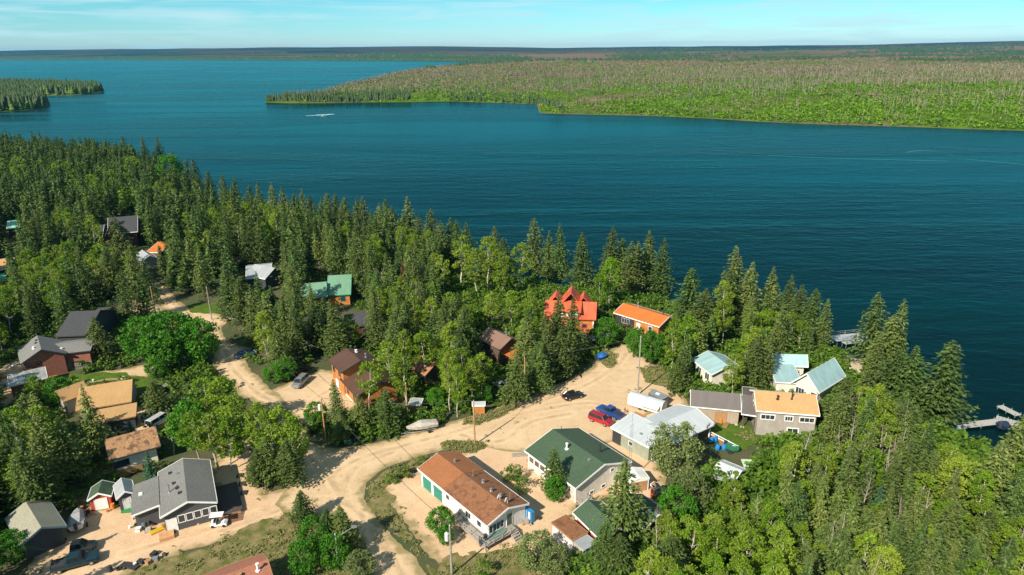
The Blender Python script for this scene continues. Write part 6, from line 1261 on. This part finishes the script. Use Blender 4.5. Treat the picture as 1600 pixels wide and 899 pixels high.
# ---------------------------------------------------------------- docks
def dock(name, segs, mat, label, z=WZ+.55, rail=False):
    q = [(P(*a, z), P(*b_, z), w_) for a, b_, w_ in segs]; c = q[0][0]; r = empty(name, (c.x, c.y, 0), 0, label, 'dock')
    for k, (a, b_, w_) in enumerate(q):
        a = a-Vector((c.x, c.y, 0)); b_ = b_-Vector((c.x, c.y, 0)); d = b_-a; L_ = d.length; d.normalize(); nrm = Vector((-d.y, d.x, 0))*w_/2; m = MB(); N = max(2, int(L_/.5)); zz_ = z+k*.006
        for i in range(N):
            s = a+d*(L_*i/N); e = a+d*(L_*(i+.93)/N); vs = [s-nrm, e-nrm, e+nrm, s+nrm]; m.add([(v_.x, v_.y, zz_-.12) for v_ in vs]+[(v_.x, v_.y, zz_) for v_ in vs], [(0, 3, 2, 1), (4, 5, 6, 7), (0, 1, 5, 4), (1, 2, 6, 5), (2, 3, 7, 6), (3, 0, 4, 7)])
        m.build('deck_section', mat, r); m = MB()
        for t in (.05, .5, .95):
            for s in (-1, 1): pt = a+d*L_*t+nrm*s*.9; m.bar((pt.x, pt.y, WZ-1.5), (pt.x, pt.y, zz_+(.35 if not rail else .9)), .07, 6)
        if rail:
            for s in (-1, 1): m.bar(a+nrm*s+Vector((0, 0, .9)), b_+nrm*s+Vector((0, 0, .9)), .05, 4); m.bar(a+nrm*s+Vector((0, 0, .45)), b_+nrm*s+Vector((0, 0, .45)), .04, 4)
        m.build('piles', STEEL, r).name = 'pile_frame'
    return r
dock('wooden_dock', [((1494, 666), (1562, 658), 1.7), ((1556, 653), (1592, 663), 2.3), ((1562, 634), (1592, 649), 1.5)], plain((.36, .35, .33), .8, 0, .25, 5, key='dock_boards'), 'grey wooden dock with a T shaped end at the right edge')
m = MB(); c = P(1489, 667, 0); m.box(-1.4, 1.4, -.6, .6, .0, .45).box(-1.1, 1.1, -.45, .45, .45, .6); tag(m.build('blue_float', plain((.03, .32, .5), .5, key='blue_plastic'), loc=(c.x, c.y, WZ+.1), rz=.1), 'bright blue float at the landward end of the wooden dock', 'float')
dock('silver_dock', [((1300, 529), (1352, 524), 3.2), ((1318, 536), (1350, 532), 1.4)], plain((.45, .48, .5), .5, .3, .15, 2, key='aluminium_deck'), 'silver railed metal dock partly hidden by shore spruces', WZ+1.2, True)

# ---------------------------------------------------------------- poles and wires
def pole(u, v, vt, label, name='utility_pole', lean=0.0, cross=False, tran=False, lamp=False, r_=.16, mat=None):
    g_ = P(u, v, 0); h = 5
    while proj(g_.x, g_.y, h)[1] > vt and h < 20: h += .1
    r = empty(name, (g_.x, g_.y, 0), 0, label, 'pole'); MB().tube([(0, 0, -.2), (lean*.5, 0, h*.5), (lean, 0, h)], [r_, r_*.85, r_*.65], 8).build('post', mat or plain((.36, .20, .09), .85, 0, .3, 3, key='pole_wood'), r)
    if cross: MB().box(lean-.9, lean+.9, -.06, .06, h-.6, h-.46).build('crossarm', GREYWOOD, r)
    for s in ((-.7, 0, .7) if cross else (0,)): MB().bar((lean+s, 0, h-.46 if cross else h-.02), (lean+s, 0, h-.2 if cross else h+.22), .05, 6).build('insulator', WHITE, r)
    if tran: MB().bar((lean-.42, 0, h-2.2), (lean-.42, 0, h-1.15), .28, 12).bar((lean-.42, 0, h-1.15), (lean-.42, 0, h-1.0), .12, 8).build('transformer', plain((.62, .63, .62), .4, key='transformer_grey'), r)
    if lamp: MB().bar((lean, 0, h-.6), (lean+2.2, .9, h+.5), .05, 5).box(lean+2.0, lean+2.7, .75, 1.1, h+.45, h+.6).build('lamp_arm', STEEL, r)
    return Vector((g_.x+lean, g_.y, h))
PW = plain((.28, .25, .22), .9, 0, .25, 3, key='weathered_pole')
p1 = pole(742, 695, 628, 'reddish wooden pole standing beside the mailbox hut'); p2 = pole(820, 617, 557, 'wooden pole at the upper edge of the sandy yard'); p3 = pole(996, 618, 527, 'tall grey pole at the end of the silver trailer', mat=PW)
p4 = pole(509, 688, 624, 'utility pole with a white transformer at the crossroads', tran=True); p5 = pole(706, 899, 822, 'utility pole with a transformer in front of the bungalow', tran=True, mat=PW); p6 = pole(424, 578, 535, 'leaning grey pole at the driveway corner', mat=PW, lean=-.8)
p7 = pole(331, 500, 450, 'grey pole beside the little roadside lawn', mat=PW, lamp=False); p8 = pole(243, 490, 449, 'light wooden pole beside the upper village road'); p9 = pole(529, 884, 850, 'white street light among the roadside trees at the bottom', 'street_light', lamp=True, mat=WHITE)
p10 = pole(298, 432, 392, 'far grey pole on the upper village road', mat=PW); p11 = pole(638, 662, 600, 'slim pole behind the bow of the covered boat', r_=.12)
def wire(a, b_, sag, label):
    pts = [a.lerp(b_, i/14)-Vector((0, 0, sag*4*(i/14)*(1-i/14)))+Vector((0, 0, .2)) for i in range(15)]
    tag(MB().tube(pts, .035, 4).build('power_line', DARK), label, 'power line', 'power lines over the village')
wire(p4, p5, .9, 'power line from the crossroads transformer to the front pole'); wire(p4, p6, .9, 'power line from the crossroads pole to the driveway corner pole'); wire(p6, p7, 1.0, 'power line from the driveway corner to the lawn pole'); wire(p4, p1, .9, 'power line from the crossroads to the mailbox hut pole'); wire(p1, p2, .7, 'power line between the hut pole and the yard edge pole'); wire(p2, p3, .8, 'power line crossing the top of the sandy yard'); wire(p7, p8, .9, 'power line along the upper village road')

# ---------------------------------------------------------------- trailers and yard things
a = P(985, 622, 1.2); b_ = P(1038, 638, 1.2); d = b_-a; c = (a+b_)/2; L_ = d.length; r = empty('silver_trailer', (c.x, c.y, 0), math.atan2(d.y, d.x), 'long rounded silver grey trailer with a white lower side beside the white roofs', 'trailer')
prof = [(-1.25, .5), (1.25, .5), (1.25, 1.6)]+[(1.25*math.cos(t), 1.6+1.0*math.sin(t)) for t in np.linspace(.15, math.pi-.15, 9)]+[(-1.25, 1.6)]
MB().prism(prof, -L_/2, L_/2).build('body', metal_roof((.50, .55, .58), .4, .8), r); MB().box(-L_/2+.2, L_/2-.2, -1.32, -1.253, .45, 1.55).build('side_panel', WHITE, r)
MB().prism([(-2.6, 1.75), (-1.27, 2.15), (-1.27, 2.2), (-2.6, 1.8)], -.5, L_/2-.3).build('awning', WHITE, r)
for x in (-.9, .3): MB().bar((x, -1.3, .32), (x, -1.05, .32), .32, 10).build('wheel', RUBBER, r)
a = P(1018, 617, 1.2); b_ = P(1040, 627, 1.2); d = b_-a; c = (a+b_)/2; L_ = d.length; r = empty('cargo_trailer', (c.x, c.y, 0), math.atan2(d.y, d.x), 'small dark cargo trailer with a ribbed grey top behind the silver trailer', 'trailer')
MB().box(-L_/2, L_/2, -1, 1, .45, 1.9).build('body', plain((.10, .10, .10), .6, key='dark_panels'), r); m = MB().box(-L_/2-.03, L_/2+.03, -1.03, 1.03, 1.903, 1.96)
for x in np.linspace(-L_/2, L_/2, 7): m.box(x-.05, x+.05, -1.03, 1.03, 1.96, 2.0)
m.build('roof', plain((.30, .32, .34), .4, .3, key='grey_roof_panel'), r); MB().box(-.6, .2, -.3, .3, 2.003, 2.08).build('hatch', WHITE, r)
for y in (-1.0, 1.0): MB().bar((0, y-.1, .33), (0, y+.1, .33), .33, 10).build('wheel', RUBBER, r)
def item(name, cat, u, v, build, mat, label, group=None, rz=None, z=0.03):
    c = P(u, v, 0); m = MB(); build(m); o = m.build(name, mat, loc=(c.x, c.y, z), rz=TR.random()*3 if rz is None else rz); return tag(o, label, cat, group)
cyl = lambda r, h: (lambda m: m.bar((0, 0, 0), (0, 0, h), r, 12))
BLUEP = plain((.01, .20, .55), .5, key='blue_barrel')
def barrel(m): m.tube([(0, 0, 0), (0, 0, .1), (0, 0, .45), (0, 0, .85), (0, 0, .92)], [.30, .36, .42, .36, .28], 12)
item('blue_barrel', 'barrel', 1121, 703, barrel, BLUEP, 'left one of two blue barrels in the green yard'); item('blue_barrel', 'barrel', 1131, 703, barrel, BLUEP, 'right one of two blue barrels in the green yard'); item('blue_barrel', 'barrel', 1111, 692, barrel, BLUEP, 'single blue barrel nearest the white roofed wing')
def fence_rail(m):
    for x in (0, 2, 4, 6): m.box(x-.06, x+.06, -.06, .06, 0, 1.0)
    m.box(0, 6, -.03, .03, .8, .95); m.box(0, 6, -.03, .03, .35, .5)
item('white_fence', 'fence', 1108, 681, fence_rail, WHITE, 'short white rail fence behind the white roofed wing', rz=-.95)
def panel(m): m.box(-1.6, 1.6, -1.0, 1.0, .25, .4); [m.box(x-.08, x+.08, y-.08, y+.08, 0, .25) for x in (-1.4, 1.4) for y in (-.8, .8)]
item('green_platform', 'platform', 1175, 727, panel, plain((.45, .62, .48), .6, key='mint_board'), 'pale mint flat platform beside the tool shed', rz=-.1)
def pallet(m): [m.box(-.5, .5, -.55+i*.2, -.43+i*.2, .11, .13) for i in range(6)]; [m.box(x-.05, x+.05, -.55, .57, 0, .108) for x in (-.45, 0, .45)]
for (u, v), l_ in zip(((375, 744), (378, 757), (381, 771)), ('farthest', 'middle', 'nearest')): item('pallet', 'pallet', u, v, pallet, DARK, l_+' of three dark pallets right of the charcoal house', 'pallets beside the charcoal house', rz=.15)
SHR = lambda k: (lambda m: [m.box(x, x+dx, y, y+dy, 0, dz) for x, y, dx, dy, dz in [(RS.uniform(-.6, .3), RS.uniform(-.5, .3), RS.uniform(.3, .9), RS.uniform(.3, .7), RS.uniform(.2, .7)) for _ in range(k)]])
# yard clutter: crates, buckets, lumber, rocks, each its own thing
def rock(m):
    import random as _r
    vs = []; 
    for k in range(8): a = k*math.pi/4; q = _r.Random(k+len(COUNT)+TR.randrange(99)).uniform(.7, 1.2); vs.append((.42*q*math.cos(a), .35*q*math.sin(a), .02))
    for k in range(8): a = k*math.pi/4; q = TR.uniform(.55, .85); vs.append((.34*q*math.cos(a), .3*q*math.sin(a), .30*TR.uniform(.8, 1.2)))
    vs.append((0, 0, .38)); m.add(vs, [(k, (k+1) % 8, 8+(k+1) % 8, 8+k) for k in range(8)]+[(8+k, 8+(k+1) % 8, 16) for k in range(8)]+[tuple(range(7, -1, -1))])
def crate(m): m.box(-.4, .4, -.3, .3, .03, .42); [m.box(x-.04, x+.04, -.33, .33, 0, .46) for x in (-.4, .4)]; m.box(-.44, .44, -.34, .34, .421, .46)
def bucket(m): m.tube([(0, 0, 0), (0, 0, .38), (0, 0, .4)], [.15, .19, .2], 10)
def chair(m): m.box(-.27, .27, -.25, .25, .38, .44); m.box(-.27, .27, .22, .28, .44, .95); [m.box(x-.03, x+.03, y-.03, y+.03, 0, .38) for x in (-.23, .23) for y in (-.2, .2)]
def lumber(m): [m.box(-1.3, 1.3, -.4+i*.17+j*.01, -.27+i*.17+j*.01, .02+j*.13, .13+j*.13) for i in range(5) for j in range(2)]
def tyre(m):
    N = 14; vs = []; 
    for k in range(N):
        a = k*2*math.pi/N
        for rr, zz_ in ((.2, .03), (.36, .03), (.38, .12), (.36, .22), (.2, .22)): vs.append((rr*math.cos(a), rr*math.sin(a), zz_))
    m.add(vs, [(k*5+j, k*5+(j+1) % 5, ((k+1) % N)*5+(j+1) % 5, ((k+1) % N)*5+j) for k in range(N) for j in range(5)])
def drum(m): m.bar((0, 0, 0), (0, 0, .85), .29, 12); m.bar((0, 0, .28), (0, 0, .31), .305, 12); m.bar((0, 0, .56), (0, 0, .59), .305, 12)
def table(m): m.box(-.8, .8, -.4, .4, .68, .74); m.box(-.8, .8, -.75, -.5, .4, .44); m.box(-.8, .8, .5, .75, .4, .44); [m.bar((x, -.7, 0), (x, .1, .7), .04, 4) and m.bar((x, .7, 0), (x, -.1, .7), .04, 4) for x in (-.6, .6)]
STONE = plain((.38, .34, .30), .95, 0, .3, 4, key='pale_stone'); YELL = plain((.65, .42, .03), .5, key='yellow_paint'); ORG = plain((.6, .2, .03), .5, key='orange_paint'); GRN = plain((.03, .22, .07), .5, key='green_plastic')
KINDS_ = {'rock': (rock, 'rock'), 'wooden_crate': (crate, 'crate'), 'bucket': (bucket, 'bucket'), 'garden_chair': (chair, 'chair'), 'lumber_stack': (lumber, 'lumber'), 'old_tyre': (tyre, 'tyre'), 'steel_drum': (drum, 'drum'), 'picnic_table': (table, 'table')}
MAT_ = {'rock': STONE, 'wooden_crate': WOOD, 'bucket': WHITE, 'garden_chair': WHITE, 'lumber_stack': GREYWOOD, 'old_tyre': RUBBER, 'steel_drum': plain((.12, .16, .2), .5, key='drum_paint'), 'picnic_table': GREYWOOD}
CL = [  # (zone phrase, [(kind, u, v, material or None, look)...])
 ('in front of the charcoal house', [('wooden_crate', 222, 806, WHITE, 'white'), ('wooden_crate', 231, 811, DARK, 'black'), ('garden_chair', 212, 815, None, 'white'), ('bucket', 203, 826, None, 'white'), ('steel_drum', 226, 824, None, 'dark blue'), ('garden_chair', 238, 822, DARK, 'dark'), ('wooden_crate', 217, 829, WHITE, 'pale'), ('lumber_stack', 250, 829, YELL, 'yellow painted'), ('lumber_stack', 262, 826, WOOD, 'brown'), ('wooden_crate', 232, 831, STONE, 'grey'), ('old_tyre', 214, 821, None, 'black'), ('bucket', 241, 812, GRN, 'green'), ('lumber_stack', 205, 799, GRN, 'green covered'), ('rock', 280, 826, None, 'largest'), ('rock', 290, 824, None, 'reddish'), ('rock', 299, 821, None, 'round'), ('rock', 309, 819, None, 'flat'), ('rock', 271, 832, DARK, 'dark')]),
 ('by the bottom left lawn edge', [('steel_drum', 173, 893, DARK, 'black'), ('old_tyre', 186, 890, None, 'left'), ('old_tyre', 194, 888, None, 'middle'), ('lumber_stack', 203, 886, DARK, 'dark'), ('wooden_crate', 221, 880, DARK, 'low black'), ('wooden_crate', 232, 880, None, 'brown'), ('wooden_crate', 243, 876, STEEL, 'upright grey'), ('wooden_crate', 241, 868, DARK, 'tall dark'), ('rock', 257, 868, DARK, 'mossy'), ('bucket', 211, 884, None, 'white')]),
 ('between the red shed and the garage', [('steel_drum', 130, 806, None, 'rusty'), ('lumber_stack', 138, 800, WOOD, 'brown'), ('wooden_crate', 126, 797, None, 'old'), ('steel_drum', 177, 795, ORG, 'orange'), ('bucket', 168, 800, ORG, 'orange'), ('garden_chair', 139, 806, DARK, 'dark'), ('wooden_crate', 92, 850, STEEL, 'silver'), ('steel_drum', 82, 855, None, 'blue grey'), ('old_tyre', 100, 845, None, 'black')]),
 ('in the yard of the white roofed house', [('wooden_crate', 1115, 683, WOOD, 'brown'), ('lumber_stack', 1128, 694, WOOD, 'brown'), ('wooden_crate', 1140, 708, DARK, 'dark'), ('steel_drum', 1126, 661, ORG, 'orange'), ('lumber_stack', 1135, 664, WOOD, 'leaning'), ('garden_chair', 1146, 703, None, 'white'), ('rock', 1150, 664, None, 'pale'), ('rock', 1160, 668, None, 'rough'), ('wooden_crate', 985, 652, DARK, 'black'), ('garden_chair', 978, 645, WOOD, 'brown'), ('lumber_stack', 1000, 650, WOOD, 'reddish'), ('steel_drum', 1118, 690, BLUEP, 'small blue')]),
 ('near the rust roofed bungalow', [('picnic_table', 822, 818, None, 'grey'), ('lumber_stack', 733, 808, None, 'grey'), ('wooden_crate', 745, 822, DARK, 'dark'), ('rock', 843, 811, DARK, 'dark'), ('garden_chair', 793, 828, GRN, 'green'), ('wooden_crate', 646, 738, DARK, 'black')]),
 ('near the flat roofed box shed', [('old_tyre', 877, 858, None, 'left'), ('old_tyre', 884, 862, None, 'right'), ('steel_drum', 905, 858, None, 'blue'), ('wooden_crate', 902, 882, WOOD, 'brown'), ('lumber_stack', 812, 712, None, 'grey'), ('garden_chair', 995, 798, None, 'white')]),
 ('along the roadside trees', [('picnic_table', 440, 676, None, 'grey'), ('wooden_crate', 552, 690, DARK, 'black'), ('lumber_stack', 551, 689, plain((.1, .4, .55), .5, key='light_blue'), 'light blue'), ('garden_chair', 600, 660, ORG, 'orange'), ('wooden_crate', 643, 648, ORG, 'orange'), ('lumber_stack', 734, 657, WOOD, 'brown'), ('picnic_table', 872, 592, WHITE, 'white'), ('rock', 965, 557, STONE, 'pale'), ('rock', 948, 548, STONE, 'big'), ('rock', 1010, 576, STONE, 'lone'), ('wooden_crate', 1012, 566, DARK, 'tall dark'), ('rock', 1063, 590, WHITE, 'white')]),
 ('beside the brick house', [('wooden_crate', 20, 575, WHITE, 'white'), ('steel_drum', 8, 605, BLUEP, 'blue'), ('garden_chair', 2, 585, None, 'white'), ('lumber_stack', 12, 590, WOOD, 'brown'), ('wooden_crate', 192, 592, STONE, 'pinkish'), ('picnic_table', 260, 607, None, 'grey'), ('bucket', 146, 596, None, 'white')]),
]
for zone, lst in CL:
    for k_, u, v, mt_, look in lst:
        f_, cat_ = KINDS_[k_]; item(k_, cat_, u, v, f_, mt_ or MAT_[k_], f'{look} {k_.replace("_", " ")} {zone}', None)
def bigroll(m): m.tube([(0, 0, .3), (0, 0, .6), (0, 0, 2.0)], [.3, .32, .3], 10)
# blue and white tarp shed at the rear of the bungalow
a = P(828, 812, 0); r = empty('tarp_cabinet', (a.x, a.y, 0), rad(-50), 'tall blue and white cabinet standing against the rear gable of the bungalow', 'cabinet')
MB().box(-.9, .9, -.5, .1, 0, 1.9).build('body', plain((.02, .2, .45), .5, key='blue_cloth'), r); MB().box(-.7, -.2, -.56, -.503, .05, 1.8).box(.3, .6, -.56, -.503, .05, 1.8).build('white_panel', WHITE, r)
# hauler beside the pickup
car('parked_quad', 'utility vehicle', 'suv', 118, 858, 144, 853, (0.04, 0.035, 0.03), 'small dark utility vehicle parked behind the teal pickup', L=3.0)

# ---------------------------------------------------------------- air
mh = bpy.data.materials.new('thin_air'); mh.use_nodes = True; n = mh.node_tree; n.nodes.clear()
pv = n.nodes.new('ShaderNodeVolumePrincipled'); pv.inputs['Color'].default_value = (0.12, 0.62, 1.0, 1); pv.inputs['Density'].default_value = 0.00003; pv.inputs['Anisotropy'].default_value = 0.1
o_ = n.nodes.new('ShaderNodeOutputMaterial'); n.links.new(pv.outputs[0], o_.inputs['Volume'])
hz = MB().box(-15000, 15000, -300, 17000, -70, 175).build('haze', mh); tag(hz, kind='stuff', label='faint blue haze over the lake')
